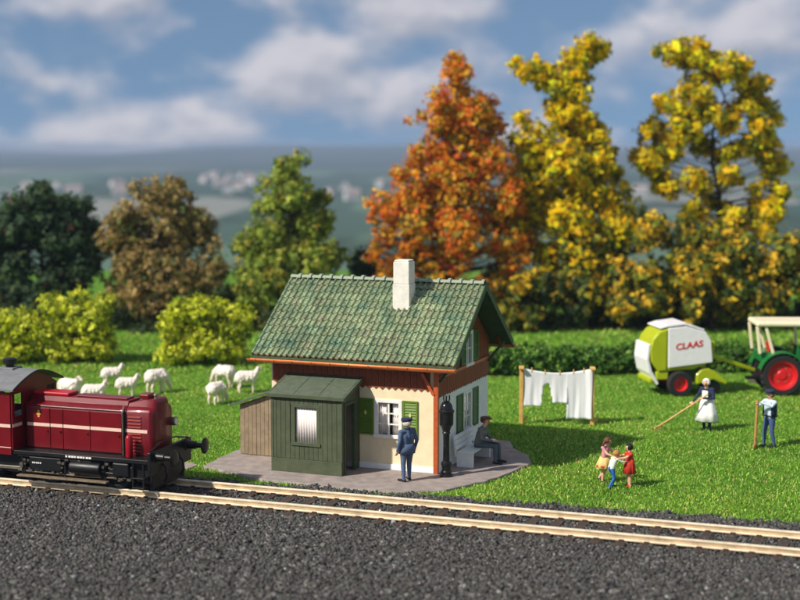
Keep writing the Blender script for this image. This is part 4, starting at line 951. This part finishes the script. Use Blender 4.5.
for e, us in ((t_, (.35, .8, 1.3)), (s_, (46 * sx_ + .2, Lw - .3))):
    for u in us: MB().box(u - .02, u + .02, -.045, .02, sag(u) - .06, sag(u) + .09).build('clothes_peg', woodm, e)

# ------------------------------------------------------------------ round baler
lime = mat('lime_green_paint', srgb(168, 178, 26), .35, var=.08, vscale=3, coat=.2)
whitem = mat('machine_white', srgb(236, 232, 234), .35, var=.06, coat=.2)
tyre = mat('tyre_rubber', srgb(34, 32, 32), .85, var=.2, bump=.3)
redw = mat('wheel_red', srgb(200, 28, 32), .4, var=.1)
def wheel(parent, c, r, wd, rim, side, lugs=0):
    Mx = Matrix.Translation(c) @ Matrix.Rotation(R(90), 4, 'X')
    wq = MB().lathe([(rim, -wd / 2), (r * .93, -wd / 2), (r, -wd * .3), (r, wd * .3), (r * .93, wd / 2), (rim, wd / 2)], 32, Mx, False); 
    wheel_ = wq.build('wheel', tyre, parent, smooth=40)
    MB().lathe([(.001, wd * .2), (rim * .28, wd * .2), (rim * .34, wd * .12), (rim * .75, wd * .1), (rim * .85, wd * .38), (rim * 1.0, wd * .46), (rim * 1.0, -wd * .46), (rim * .85, -wd * .38), (rim * .75, -wd * .1), (rim * .3, -wd * .2), (.001, -wd * .2)], 28, Mx).build('rim', redw, wheel_, smooth=35)
    for i in range(6):
        a = i * math.pi / 3
        for s in (-1, 1): MB().ell((c[0] + math.cos(a) * rim * .5, c[1] + s * wd * .115, c[2] + math.sin(a) * rim * .5), (.03, .015, .03), 8, 5).build('wheel_nut', steel, wheel_)
    if lugs:
        m = MB()
        for i in range(lugs):
            a = 2 * math.pi * i / lugs
            for s in (-1, 1):
                q = Matrix.Translation(c) @ Matrix.Rotation(-a - (s * .5 * math.pi / lugs), 4, 'Y') @ Matrix.Translation((0, s * wd * .22, r)) @ Matrix.Rotation(s * R(35), 4, 'Z'); m.box(-.03, .03, -wd * .26, wd * .26, -.03, .035, q)
        tag(m.build('tread_lugs', tyre, wheel_), kind='stuff')
bp_ = G(680, 397)
baler = empty('round_baler', (bp_.x, bp_.y + .15, 0), R(9), 'lime green and white round baler with red wheels hitched behind the tractor', 'baler')
bodyp = [(-.42, .95), (-.82, .95), (-1.1, 1.35), (-1.16, 1.8), (-1.04, 2.2), (-.8, 2.48), (-.45, 2.6), (.2, 2.62), (.9, 2.42), (1.15, 2.05), (1.22, 1.25), (.6, 1.0)]
MB().prism(bodyp, 1.5, None, .1).build('bale_chamber', lime, baler, bevel=.05, seg=3, smooth=40)
wp = [(-.44, 1.08), (1.32, 1.26), (1.24, 2.1), (1.02, 2.44), (.25, 2.66), (-.46, 2.60)]
for y in (.06, 1.64):
    sp2 = MB().prism(wp, -.06 if y < 1 else .06, None, y + (.035 if y < 1 else -.03)).build('side_panel', whitem, baler, bevel=.03, seg=3)
    tm = text_mesh('CLAAS', .33, .006, .15); tm.materials.append(mat('letter_red', srgb(206, 34, 44), .4, var=0))
    lt = link(tm, 'lettering', sp2, (.36, y - .032 if y < 1 else y + .036, 1.93), (R(90), R(-7) if y < 1 else R(7), 0 if y < 1 else math.pi)); lt.scale = (1.1, 1, 1)
MB().prism([(-.75, 2.56), (-.45, 2.63), (.22, 2.70), (1.0, 2.46), (.98, 2.53), (.24, 2.80), (-.45, 2.72), (-.78, 2.62)], 1.5, None, .1).build('top_cover', whitem, baler, bevel=.02)
for y in (.05, 1.56):
    MB().prism([(-.52, 1.0), (-.82, .97), (-1.08, 1.35), (-1.13, 1.8), (-1.02, 2.17), (-.79, 2.44), (-.50, 2.54)], .09, None, y).build('tailgate_panel', lime, baler, bevel=.02)
MB().prism([(-1.12, 2.0), (-1.22, 1.98), (-1.28, 1.4), (-1.18, .9), (-.85, .42), (-.78, .5), (-1.06, .98), (-1.17, 1.4)], 1.5, None, .1).build('rear_flap', whitem, baler, bevel=.02)
MB().box(-1.15, -.95, .15, 1.55, .5, .7).build('bale_ramp', lime, baler, bevel=.05)
MB().box(-.9, -.4, .1, 1.6, .62, .95).build('lower_body', lime, baler, bevel=.05)
MB().box(-.1, 1.3, .3, 1.3, .55, 1.0).build('chassis', mat('dark_green_iron', srgb(42, 58, 34), .6), baler, bevel=.03)
wheel(baler, (0, 0.0, .48), .48, .34, .27, 1); wheel(baler, (0, 1.7, .48), .48, .34, .27, 1)
MB().tube([(0, .15, .48), (0, 1.6, .48)], .06, 10).build('axle', black, baler)
MB().prism([(.75, .42), (.72, .8), (.9, .98), (1.2, 1.02), (1.45, .9), (1.95, .5), (1.9, .38), (1.4, .6)], 1.5, None, .1).build('pickup_hood', lime, baler, bevel=.04, seg=3)
MB().lathe([(.001, 0), (.22, 0), (.22, 1.4), (.001, 1.4)], 14, Matrix.Translation((1.5, 1.6, .3)) @ Matrix.Rotation(R(90), 4, 'X')).build('pickup_reel', black, baler, smooth=40)
for i in range(14):
    for k_ in range(3):
        a = i * 1.9 + k_ * 2.1; q = (1.5, .3 + i * .09, .3)
        MB().tube([(q[0] + .2 * math.cos(a), q[1], q[2] + .2 * math.sin(a)), (q[0] + .28 * math.cos(a), q[1], q[2] + .28 * math.sin(a))], .008, 4).build('tine', steel, baler)
for y in (.7, .95): MB().bar((1.15, y, 1.55), (3.35, .86, .80), .10, .14).build('drawbar', lime, baler, bevel=.02)
MB().box(1.62, 1.74, .92, 1.04, 1.35, 1.95).build('jack', lime, baler, bevel=.02)

# ------------------------------------------------------------------ tractor
tgreen = mat('tractor_green', srgb(24, 112, 52), .35, var=.1, coat=.2); tcream = mat('tractor_cream', srgb(232, 218, 184), .45, var=.08)
tp_ = G(782, 396)
tract = empty('tractor', (tp_.x, tp_.y + .1, 0), R(-2), 'green vintage tractor with cream canopy roof and big red wheels', 'tractor')
wheel(tract, (0, .0, .79), .79, .40, .56, 1, 22); wheel(tract, (0, 1.7, .79), .79, .40, .56, 1, 22)
wheel(tract, (2.25, .2, .46), .46, .24, .30, 1, 18); wheel(tract, (2.25, 1.5, .46), .46, .24, .30, 1, 18)
MB().tube([(0, .1, .79), (0, 1.6, .79)], .12, 12).build('rear_axle', black, tract); MB().tube([(2.25, .3, .46), (2.25, 1.4, .46)], .06, 10).build('front_axle', black, tract)
MB().box(-.55, .9, .5, 1.2, .6, 1.15).build('gearbox', black, tract, bevel=.05)
MB().prism([(.7, .75), (2.75, .75), (2.8, 1.3), (2.65, 1.52), (.7, 1.62)], .66, None, .52).build('bonnet', tgreen, tract, bevel=.08, seg=3, smooth=40)
for i in range(6): MB().box(2.79, 2.81, .58 + i * .1, .63 + i * .1, .85, 1.3).build('grille_bar', black, tract)
for y in (-.23, 1.47):
    arcp = [(math.cos(a) * .9, .79 + math.sin(a) * .9) for a in [R(15 + 150 * i / 14) for i in range(15)]]
    inn = [(math.cos(a) * .85, .79 + math.sin(a) * .85) for a in [R(165 - 150 * i / 14) for i in range(15)]]
    MB().prism(arcp + inn, .46, None, y).build('fender', tgreen, tract, smooth=40)
MB().box(-.8, -.35, .25, 1.45, 1.25, 1.62).build('rear_panel', tgreen, tract, bevel=.04)
MB().box(-.25, .75, .24, 1.46, 1.1, 1.16).build('platform', black, tract)
MB().box(-.3, .2, .55, 1.15, 1.45, 1.55).build('seat', redw, tract, bevel=.04); MB().box(-.38, -.28, .55, 1.15, 1.55, 1.98).build('seat_back', redw, tract, bevel=.04)
MB().box(.68, .74, .5, 1.2, 1.3, 1.85).build('dashboard', tgreen, tract, bevel=.02)
MB().tube([(.7, .85, 1.7), (.5, .85, 1.9)], .02, 6).build('steering_column', black, tract)
MB().tube([(.5 + .06 * math.cos(a), .85 + .2 * math.sin(a), 1.9 + .1 * math.cos(a)) for a in [2 * math.pi * i / 16 for i in range(17)]], .018, 6, cap=False).build('steering_wheel', redw, tract)
for x, y, x2 in ((-.82, .12, -.95), (-.82, 1.58, -.95), (-.32, .12, -.62), (-.32, 1.58, -.62), (.85, .2, .8), (.85, 1.5, .8)):
    MB().bar((x, y, 1.58), (x2, y, 2.62), .11, .11, (0, 1, 0)).build('cab_post', tcream, tract, bevel=.02)
MB().box(-1.0, 1.15, -.02, 1.72, 2.62, 2.82).build('canopy_roof', tcream, tract, bevel=.09, seg=4)
MB().tube([(1.6, .7, 1.5), (1.6, .7, 2.3)], .04, 8).build('exhaust', black, tract)
for y in (.62, 1.08): MB().lathe([(.001, 0), (.1, .01), (.1, .1), (.001, .12)], 12, Matrix.Translation((2.76, y, 1.42)) @ Matrix.Rotation(R(90), 4, 'Y')).build('headlight', steel, tract, smooth=40)
MB().box(-1.2, -.5, .72, .98, .5, .62).build('hitch', black, tract, bevel=.02); MB().box(-1.15, -.9, .3, .62, .42, .5).build('lower_link', steel, tract)

# ------------------------------------------------------------------ sheep
wool = mat('wool', srgb(236, 222, 210), .95, var=.16, vscale=14, bump=.8, bscale=34); sface = mat('sheep_face', srgb(228, 206, 190), .8, var=.1)
def sheep_mesh(kind, seed):
    r = random.Random(seed); P = []; z = .50 if kind != 'lying' else .25
    body = [(-.32, 0, z), (.27, 0, z)]; P.append((body[0], body[1], .19, .18, 0)); P.append(((-.25, 0, z + .03), (.2, 0, z + .02), .20, .19, 0))
    for i in range(70):
        u = r.uniform(-.36, .32); a = r.uniform(-.4, math.pi + .4); rr_ = .17
        P.append(((u, math.cos(a) * rr_, z + math.sin(a) * rr_ + .01), (u + .01, math.cos(a) * rr_, z + math.sin(a) * rr_ + .01), r.uniform(.035, .06), .04, 0))
    if kind == 'graze': nk, hd, ns = (.42, 0, z - .02), (.55, 0, .22), (.63, 0, .07)
    elif kind == 'alert': nk, hd, ns = (.40, 0, z + .16), (.47, 0, z + .28), (.62, 0, z + .24)
    else: nk, hd, ns = (.38, 0, z + .14), (.45, 0, z + .25), (.60, 0, z + .20)
    P.append(((.25, 0, z + .04), nk, .15, .105, 0)); P.append((nk, hd, .10, .075, 0)); P.append((hd, ns, .068, .042, 1))
    for s in (-1, 1):
        P.append(((hd[0] - .01, s * .06, hd[2] + .03), (hd[0] - .03, s * .14, hd[2] + .015), .022, .014, 1))
        P.append(((hd[0] + .05, s * .053, hd[2] + .02), (hd[0] + .055, s * .056, hd[2] + .02), .012, .012, 2))
        if kind == 'lying':
            P.append(((.2, s * .12, .12), (.38, s * .13, .045), .055, .035, 1)); P.append(((-.22, s * .15, .14), (-.05, s * .2, .05), .08, .04, 0))
        else:
            o = r.uniform(-.05, .05)
            P.append(((.22, s * .10, z - .1), (.22 + o, s * .10, .25), .07, .048, 0)); P.append(((.22 + o, s * .10, .25), (.22 + o, s * .10, .03), .044, .036, 1))
            P.append(((-.28, s * .10, z - .08), (-.24 - o, s * .105, .31), .085, .05, 0)); P.append(((-.24 - o, s * .105, .31), (-.31 - o, s * .105, .19), .05, .042, 1)); P.append(((-.31 - o, s * .105, .19), (-.29 - o, s * .105, .03), .042, .036, 1))
    P.append(((-.47, 0, z + .05), (-.52, 0, z - .12), .035, .03, 0))
    return skin_mesh(P, .020, [wool, sface, dark_eye], 'sheep')
smesh = {k: sheep_mesh(k, i) for i, k in enumerate(('graze', 'alert', 'lying'))}
for kind, px_, py_, rz_, sc2, lab in (
    ('graze', 157, 393, 40, 1.18, 'white sheep grazing, first beyond the nose of the red locomotive'),
    ('alert', 127, 398, 10, 1.0, 'white sheep standing head up just behind the locomotive bonnet'),
    ('alert', 112, 387, 20, 1.0, 'white sheep with raised head farthest out toward the yellow-green bushes'),
    ('lying', 70, 395, -30, 1.25, 'white sheep lying down right behind the locomotive cab'),
    ('lying', 94, 399, 10, 1.1, 'white sheep lying low behind the middle of the locomotive bonnet'),
    ('graze', 217, 404, 55, 1.05, 'white sheep grazing closest to the brown lean-to shed'),
    ('graze', 224, 388, 160, 1.15, 'white sheep grazing at the rear of the three near the house'),
    ('alert', 247, 393, 12, 1.1, 'white sheep with raised head beside the eaves of the house')):
    g_p = G(px_, py_); o = link(smesh[kind], 'sheep', None, g_p, (0, 0, R(rz_))); o.scale = (sc2 * .84, sc2 * 1.2, sc2 * 1.1); tag(o, lab, 'sheep', 'sheep on the meadow')

# ------------------------------------------------------------------ trees, bushes, hedge
leafm = mat_attr('leaf', .6, .4, .25)
barkm = mat('bark', srgb(58, 46, 38), .9, var=.35, vscale=6, bump=.6, bscale=18)
def leaves(blobs, dens, size, pal, seed, cluster=7, shell=.55, name='crown', parent=None, boxy=False):
    """leaf quads in small tufts spread through each blob; pal = [(rgb, weight)], blobs = (x, y, z, r[, palette shift])"""
    r = np.random.default_rng(seed); Ps, Cs, Os = [], [], []
    cols_ = np.array([srgb(*[min(250, q * 1.22 + 4) for q in c])[:3] for c, _ in pal]); wt = np.array([w_ for _, w_ in pal], float); wt /= wt.sum()
    for bl in blobs:
        x, y, z, rad = bl[:4]; n = max(3, int(dens * rad ** 2))
        d = r.normal(size=(n, 3)); d /= np.linalg.norm(d, axis=1, keepdims=True)
        if boxy: d /= np.max(np.abs(d), axis=1, keepdims=True) ** .55
        rr_ = rad * (shell + (1.06 - shell) * r.random(n) ** .7)[:, None]
        c = np.array([x, y, z]) + d * rr_ * np.array([1, 1, .95])
        ci = cols_[r.choice(len(pal), n, p=wt)] * (1 + r.normal(0, .14, (n, 1)))
        Os.append(np.repeat(d / np.linalg.norm(d, axis=1, keepdims=True), cluster, 0))
        Ps.append(np.repeat(c, cluster, 0) + r.normal(0, size * .75, (n * cluster, 3))); Cs.append(np.repeat(ci, cluster, 0) * (1 + r.normal(0, .13, (n * cluster, 1))))
    P = np.concatenate(Ps); O = np.concatenate(Os); C = np.clip(np.concatenate(Cs), .003, .9); n = len(P)
    nn = O + np.array([0, 0, .35]) + r.normal(0, .55, (n, 3)); a = np.cross(nn, r.normal(size=(n, 3))); a /= np.linalg.norm(a, axis=1, keepdims=True) + 1e-9; b_ = np.cross(a, nn); b_ /= np.linalg.norm(b_, axis=1, keepdims=True) + 1e-9
    s = (size * np.exp(r.normal(-.18, .33, n)))[:, None]; a = a * s; b_ = b_ * s * .62
    V = np.stack([P - a, P + b_ * .9 - a * .1, P + a, P - b_ * .9 - a * .1], 1).reshape(-1, 3); V[:, 2] = np.maximum(V[:, 2], .02)
    return link(npmesh(name, V, np.arange(4 * n).reshape(-1, 4), leafm, C), name, parent)
def tree(name, label, bx, by, Y, blobs_px, dens, size, pal, seed, cat='tree', group=None, trunk_r=.2, cluster=7, depth=1.0, fork=.35, boxy=False, shell=.55, grow=1.0):
    """outline blobs read from the photograph at the tree's own distance, given depth around the trunk"""
    r = random.Random(seed); base = Vector((AT(bx, by, Y).x, Y, 0)); s_ = Y / F
    e = empty(name, base, 0, label, cat, group); bl = []
    for q in blobs_px:
        p = AT(q[0], q[1], Y); rad = q[2] * s_
        wd = max(.3, 1.6 - abs(p.x - base.x) * .25)
        for k_ in range(4 if rad > .45 else 2):
            rad *= 1.0; f_ = r.uniform(.42, .85) if k_ else .95
            bl.append((p.x - base.x + r.uniform(-1, 1) * rad * .75 * grow, r.uniform(-wd, wd) * depth, p.z + r.uniform(-1, 1) * rad * .7 * grow, rad * f_ * grow))
    top = max(b_[2] for b_ in bl)
    pts = []; n_ = 9
    for i in range(n_):
        tz = i / (n_ - 1); z = top * .93 * tz
        near_ = [b_ for b_ in bl if abs(b_[2] - z) < 1.2]; cx = sum(b_[0] for b_ in near_) / len(near_) if near_ and tz > .3 else 0
        pts.append(Vector((cx * min(1, tz * 1.2) + r.uniform(-.06, .06), r.uniform(-.06, .06), z)))
    rad_ = [trunk_r * (1.25 if i == 0 else 1) * (1 - .9 * i / (n_ - 1)) + .012 for i in range(n_)]
    MB().tube(pts, rad_, 9).build('trunk', barkm, e, smooth=60)
    m = MB()
    for b_ in bl:
        tz = max(.12, min(.95, (b_[2] - b_[3] - fork) / (top * .93))); f_ = tz * (n_ - 1); i = min(int(f_), n_ - 2); st_ = pts[i].lerp(pts[i + 1], f_ - i)
        en = Vector(b_[:3]); mid = st_.lerp(en, .5) + Vector((r.uniform(-.12, .12), r.uniform(-.12, .12), -.1)); r0 = max(.025, trunk_r * .4 * (1 - tz))
        m.tube([st_, mid, en], [r0, r0 * .6, .012], 5)
        for k_ in range(3):
            d = Vector((r.gauss(0, 1), r.gauss(0, 1), r.gauss(0, 1))).normalized() * b_[3] * .85; m.tube([mid.lerp(en, .6), en + d], [r0 * .45, .008], 4)
    tag(m.build('limbs', barkm, e), kind='stuff')
    leaves(bl, dens, size, pal, seed, cluster, shell, 'crown', e, boxy)
    return e
GT = 'trees at the far edge of the meadow'
DT = 76.
tree('round_tree', 'dark green round tree behind the yellow-green bushes', 46, 330, 77, [(45, 203, 20), (22, 216, 20), (68, 212, 20), (84, 235, 15), (12, 245, 22), (45, 240, 30), (76, 258, 22), (20, 280, 26), (58, 288, 28), (92, 272, 9), (35, 312, 26), (76, 310, 20), (-8, 262, 24), (-5, 300, 22)],
     120, .14, [((46, 66, 42), 5), ((34, 50, 32), 4), ((64, 84, 50), 3), ((80, 56, 44), .5), ((80, 92, 60), 1.2)], 21, group=GT, shell=.35)
tree('brown_tree', 'olive brown lumpy tree between the dark round tree and green pointed tree', 160, 332, 76, [(150, 192, 13), (170, 191, 15), (160, 205, 20), (128, 222, 16), (114, 236, 15), (142, 236, 24), (176, 226, 22), (198, 214, 11), (206, 240, 16), (182, 256, 26), (124, 262, 20), (150, 275, 26), (196, 280, 24), (217, 268, 10), (120, 295, 18), (160, 306, 24), (190, 306, 18)],
     110, .12, [((142, 120, 70), 4), ((112, 98, 54), 4), ((166, 142, 92), 2.5), ((72, 68, 40), 2.5), ((92, 104, 52), 1)], 22, group=GT, shell=.5)
tree('pointed_tree', 'light green pointed tree behind the ridge of the house', 287, 335, 76, [(292, 163, 10), (288, 178, 15), (302, 192, 16), (276, 196, 16), (318, 200, 10), (268, 222, 20), (296, 222, 24), (324, 224, 15), (246, 240, 13), (254, 256, 20), (286, 255, 27), (318, 252, 22), (336, 250, 9), (270, 290, 28), (308, 285, 26), (244, 280, 14), (250, 310, 16), (300, 310, 22)],
     110, .13, [((116, 132, 44), 5), ((90, 106, 36), 4), ((150, 154, 64), 3), ((58, 74, 30), 2), ((140, 126, 46), 2)], 23, group=GT, shell=.45)
tree('dark_shrub', 'low dark green shrub between the pointed tree and the orange tree', 372, 332, 79, [(372, 262, 14), (358, 285, 18), (382, 288, 18), (350, 305, 16), (395, 305, 18), (370, 312, 20)], 110, .14, [((34, 52, 32), 4), ((54, 74, 40), 3), ((70, 60, 40), 1)], 31, 'shrub', trunk_r=.1)
tree('orange_tree', 'tall orange autumn tree with conical crown behind the chimney', 452, 332, 75, [(458, 63, 9), (462, 82, 13), (450, 102, 15), (474, 104, 16), (440, 124, 16), (464, 130, 20), (488, 128, 12), (421, 117, 6), (408, 119, 3), (426, 148, 18), (456, 158, 22), (490, 156, 18), (404, 184, 14), (434, 188, 22), (470, 192, 25), (502, 190, 16), (390, 213, 14), (414, 224, 20), (450, 228, 24), (490, 225, 22), (514, 216, 12), (384, 238, 10), (372, 222, 5), (400, 252, 13), (430, 256, 15), (492, 256, 17), (520, 244, 12), (460, 258, 12), (512, 268, 12), (410, 275, 12), (392, 268, 10), (440, 285, 12), (498, 285, 12), (375, 252, 8), (528, 262, 8)],
     115, .125, [((184, 106, 22), 5), ((190, 136, 34), 4.5), ((160, 66, 28), 1.5), ((154, 128, 38), 3.2), ((100, 96, 32), 2.2), ((190, 92, 44), .8)], 24, group=GT, shell=.35, trunk_r=.22, grow=1.18)
Y1 = [((218, 158, 6), 4.8), ((220, 178, 14), 3.4), ((120, 122, 24), 3.0), ((84, 94, 26), 2.2), ((160, 140, 26), 2)]
tree('yellow_tree', 'tall yellow-leaved tree with a forked tip right of the orange tree', 572, 334, 76, [(518, 69, 7), (532, 72, 10), (548, 72, 11), (580, 62, 13), (592, 50, 10), (602, 48, 6), (574, 84, 16), (556, 92, 11), (562, 108, 12), (576, 120, 16), (546, 150, 20), (578, 146, 22), (606, 146, 10), (522, 118, 6), (532, 176, 18), (562, 180, 24), (598, 176, 18), (620, 168, 8), (530, 214, 15), (560, 220, 22), (595, 212, 20), (538, 252, 15), (578, 250, 22), (610, 238, 15), (556, 288, 20), (600, 288, 18), (528, 290, 13)],
     110, .16, Y1, 25, group=GT, shell=.35, trunk_r=.22, grow=1.2)
tree('yellow_tree', 'tall yellow-leaved tree with open airy crown behind the baler and tractor', 706, 334, 77, [(664, 54, 7), (682, 50, 10), (702, 52, 12), (724, 62, 14), (742, 74, 12), (750, 92, 10), (692, 84, 11), (676, 100, 11), (702, 108, 13), (742, 104, 9), (654, 126, 11), (690, 134, 15), (722, 120, 9), (772, 112, 9), (760, 130, 10), (650, 156, 13), (674, 154, 15), (712, 150, 10), (738, 154, 12), (662, 184, 12), (696, 178, 11), (730, 178, 9), (766, 152, 11), (776, 172, 11), (784, 192, 9), (764, 200, 13), (748, 188, 8), (692, 208, 11), (722, 206, 10), (702, 234, 14), (728, 232, 12), (760, 224, 10)],
     115, .16, Y1, 26, group=GT, shell=.35, trunk_r=.2, grow=1.2)
Y2 = [((182, 146, 30), 3), ((112, 116, 36), 3.5), ((66, 80, 30), 4), ((40, 54, 26), 2), ((200, 158, 46), 1.6)]
GS = 'low shrubs along the tree line'
tree('yellow_shrub', 'broad yellow and green shrub in the gap between the two yellow trees', 640, 334, 74.5, [(632, 250, 20), (652, 224, 14), (668, 268, 20), (640, 280, 20), (620, 300, 18), (655, 305, 20), (690, 300, 17)], 95, .15, Y2, 27, 'shrub', GS, .1, shell=.4)
tree('yellow_shrub', 'broad yellow and green shrub behind the white side of the baler', 712, 334, 74, [(700, 275, 20), (730, 258, 18), (748, 284, 20), (715, 300, 20), (745, 310, 16), (692, 312, 14)], 95, .15, Y2, 28, 'shrub', GS, .1, shell=.4)
tree('yellow_shrub', 'broad yellow and green shrub behind the tractor roof', 786, 334, 74, [(776, 262, 20), (800, 252, 20), (790, 286, 22), (768, 300, 16), (812, 290, 22), (822, 262, 18)], 95, .15, Y2, 29, 'shrub', GS, .1, shell=.4)
tree('dark_shrub', 'dark shrub under the forked yellow tree beside the house gable', 548, 334, 75, [(530, 300, 16), (556, 292, 18), (580, 302, 18), (540, 318, 14), (604, 312, 16)], 105, .15, [((40, 54, 28), 4), ((60, 74, 34), 3), ((150, 126, 40), 1)], 32, 'shrub', GS, .1, shell=.4)

tree('yellow_shrub', 'tall yellow-green shrub filling the gap under the forked yellow tree', 590, 335, 75.2, [(575, 262, 18), (600, 252, 18), (620, 268, 17), (590, 285, 20), (565, 290, 16), (622, 292, 16)], 100, .15, Y2, 61, 'shrub', GS, .1, shell=.35, grow=1.15)
tree('yellow_shrub', 'tall yellow-green shrub under the open airy yellow tree', 690, 335, 75.4, [(672, 240, 15), (690, 252, 17), (712, 246, 16), (735, 240, 14), (700, 272, 18), (680, 290, 18), (728, 282, 18), (756, 262, 15)], 100, .15, Y2, 62, 'shrub', GS, .1, shell=.35, grow=1.15)
DK = [((40, 54, 28), 4), ((60, 72, 34), 3), ((86, 88, 40), 1.2), ((30, 38, 24), 2)]
tree('dark_shrub', 'dark shrub at the foot of the dark round tree', 20, 336, 75, [(0, 318, 18), (28, 322, 16), (52, 320, 16), (80, 322, 14)], 105, .14, DK, 33, 'shrub', GS, .1, shell=.4)
tree('dark_shrub', 'dark shrub at the foot of the olive brown tree', 150, 336, 74.5, [(112, 322, 14), (138, 322, 14), (166, 322, 15), (196, 322, 15)], 105, .14, DK, 34, 'shrub', GS, .1, shell=.4)
tree('dark_shrub', 'dark shrub between the olive brown tree and the pointed tree', 236, 336, 75, [(222, 312, 15), (246, 318, 16), (232, 298, 10), (262, 320, 14)], 105, .14, DK, 35, 'shrub', GS, .1, shell=.4)
tree('yellow_shrub', 'yellow and dark shrub right behind the house gable', 512, 336, 74, [(500, 290, 15), (522, 284, 14), (512, 308, 17), (535, 312, 15), (496, 318, 14)], 100, .15, Y2, 36, 'shrub', GS, .1, shell=.4)
tree('dark_shrub', 'dark shrub beneath the baler top between the yellow shrubs', 665, 336, 76.5, [(600, 318, 16), (630, 318, 17), (662, 316, 17), (694, 318, 16), (726, 318, 16), (760, 316, 17), (792, 318, 17)], 105, .15, DK, 37, 'shrub', GS, .1, shell=.4)
tree('orange_shrub', 'low orange and green shrub in front of the orange tree trunk', 470, 336, 74.2, [(420, 300, 14), (445, 292, 14), (470, 288, 12), (488, 296, 12)], 100, .13, [((120, 96, 32), 3), ((70, 72, 32), 4), ((170, 100, 36), 2)], 38, 'shrub', GS, .1, shell=.4)
BP = [((156, 162, 28), 4), ((182, 182, 54), 3), ((126, 138, 26), 3), ((72, 86, 22), 2), ((184, 184, 84), .8)]
GB = 'clipped bushes at the back of the sheep meadow'
def bush(label, px0, px1, ptop, pbot, dpt, seed):
    g = G((px0 + px1) / 2, pbot); Yb = g.y; s_ = Yb / F; wd = (px1 - px0) * s_; hg = (pbot - ptop) * s_ * 1.0
    e = empty('bush', (g.x, Yb + dpt / 2, 0), 0, label, 'bush', GB); r = random.Random(seed); bl = []
    for k_ in range(60):
        x = r.uniform(-.5, .5) * (wd - .9); y = r.uniform(-.5, .5) * (dpt - .9); z = r.uniform(.3, hg - .5)
        q = 1 - .25 * abs(2 * x / wd) ** 2; z = min(z, (hg - .42) * q); bl.append((x, y, z, r.uniform(.38, .58)))
    m = MB()
    for k_ in range(9):
        a = k_ * .7; m.tube([(0, 0, 0), (math.cos(a) * .3, math.sin(a) * .3, hg * .4), (math.cos(a) * wd * .3, math.sin(a) * dpt * .3, hg * .75)], [.06, .04, .015], 5)
    tag(m.build('stems', barkm, e), kind='stuff')
    leaves(bl, 150, .095, BP, seed, 8, .55, 'foliage', e)
bush('yellow-green clipped bush with flat top beside the dark round tree', 28, 114, 290, 367, 2.6, 41)
bush('yellow-green clipped bush nearest the house', 152, 250, 297, 369, 2.6, 42)
bush('lower yellow-green clipped bush cropped behind the locomotive cab', -48, 40, 308, 367, 2.4, 43)
# long dark hedge behind baler
hg0, hg1 = G(480, 378.5), G(880, 372); axh = hg1 - hg0; Lh = axh.length
hedge = empty('hedge', hg0, math.atan2(axh.y, axh.x), 'long clipped dark green hedge behind the washing line and baler', 'hedge')
r = random.Random(5); bl = [(r.uniform(0, Lh), r.uniform(.35, 1.15), r.uniform(.25, 1.02), r.uniform(.3, .36)) for _ in range(340)]
leaves(bl, 130, .085, [((76, 110, 40), 4), ((58, 90, 32), 4), ((102, 132, 52), 2), ((42, 64, 26), 1.5)], 51, 7, .5, 'foliage', hedge)
for i in range(26): 
    x = .4 + i * Lh / 26.2; MB().tube([(x, .75, 0), (x + .05, .7, .5), (x + .15, .8, 1.0)], [.05, .035, .012], 5).build('stem', barkm, hedge)

# ------------------------------------------------------------------ far village and haze
vw = mat('village_wall', srgb(196, 194, 192), .9, var=.1, vscale=.2); vr = mat('village_roof', srgb(150, 136, 132), .9, var=.2, vscale=.2); vd = mat('village_window', srgb(60, 62, 70), .4, var=0)
r = random.Random(9); labels_v = 'small white house with grey roof in the hazy village down in the valley'
def far_house(x, y, rz, L, W_, h_):
    z = float(terrain(np.array(x), np.array(y))); e = empty('village_house', (x, y, z - .2), rz, labels_v, 'house', 'houses of the far village')
    MB().prism([(-W_ / 2, 0), (W_ / 2, 0), (W_ / 2, h_), (0, h_ + W_ * .45), (-W_ / 2, h_)], L, None, -L / 2).build('wall', vw, e)
    for s in (-1, 1): MB().bar((s * (W_ / 2 + .5), 0, h_ - .25), (0, 0, h_ + W_ * .45 + .2), L + 1, .3, (0, 0, 1)).build('roof', vr, e)
    for i in range(3): MB().box(-W_ / 2 - .06, -W_ / 2 - .01, -L / 2 + L * (i + .7) / 3.4 - .5, -L / 2 + L * (i + .7) / 3.4 + .5, 1.2, 2.8).build('window', vd, e)
for px_, py_ in ((30, 192), (58, 188), (74, 193), (118, 186), (206, 183), (222, 186), (231, 181), (240, 188), (252, 184), (330, 196), (345, 190), (352, 199), (382, 188), (524, 190), (640, 192), (120, 196), (262, 196), (215, 178), (246, 178), (228, 192)):
    D_ = F * (CH + 38) / (py_ - YH); far_house((px_ - 400) / F * D_, D_, r.uniform(0, 3.1), r.uniform(12, 20), r.uniform(9, 11), r.uniform(4, 6))

hz = MB().box(-7400, 7400, -90, 8000, -42, 17.2).mesh('haze'); hm = bpy.data.materials.new('haze'); hm.use_nodes = True; t = hm.node_tree; t.nodes.clear()
pv = N(t, 'ShaderNodeVolumePrincipled'); pv.inputs['Color'].default_value = (.44, .55, .74, 1); pv.inputs['Density'].default_value = .00021; pv.inputs['Anisotropy'].default_value = 0.0
om = N(t, 'ShaderNodeOutputMaterial'); t.links.new(pv.outputs[0], om.inputs['Volume']); hz.materials.append(hm)
haze = link(hz, 'haze'); tag(haze, 'thin bluish haze over the valley', 'haze', kind='stuff')
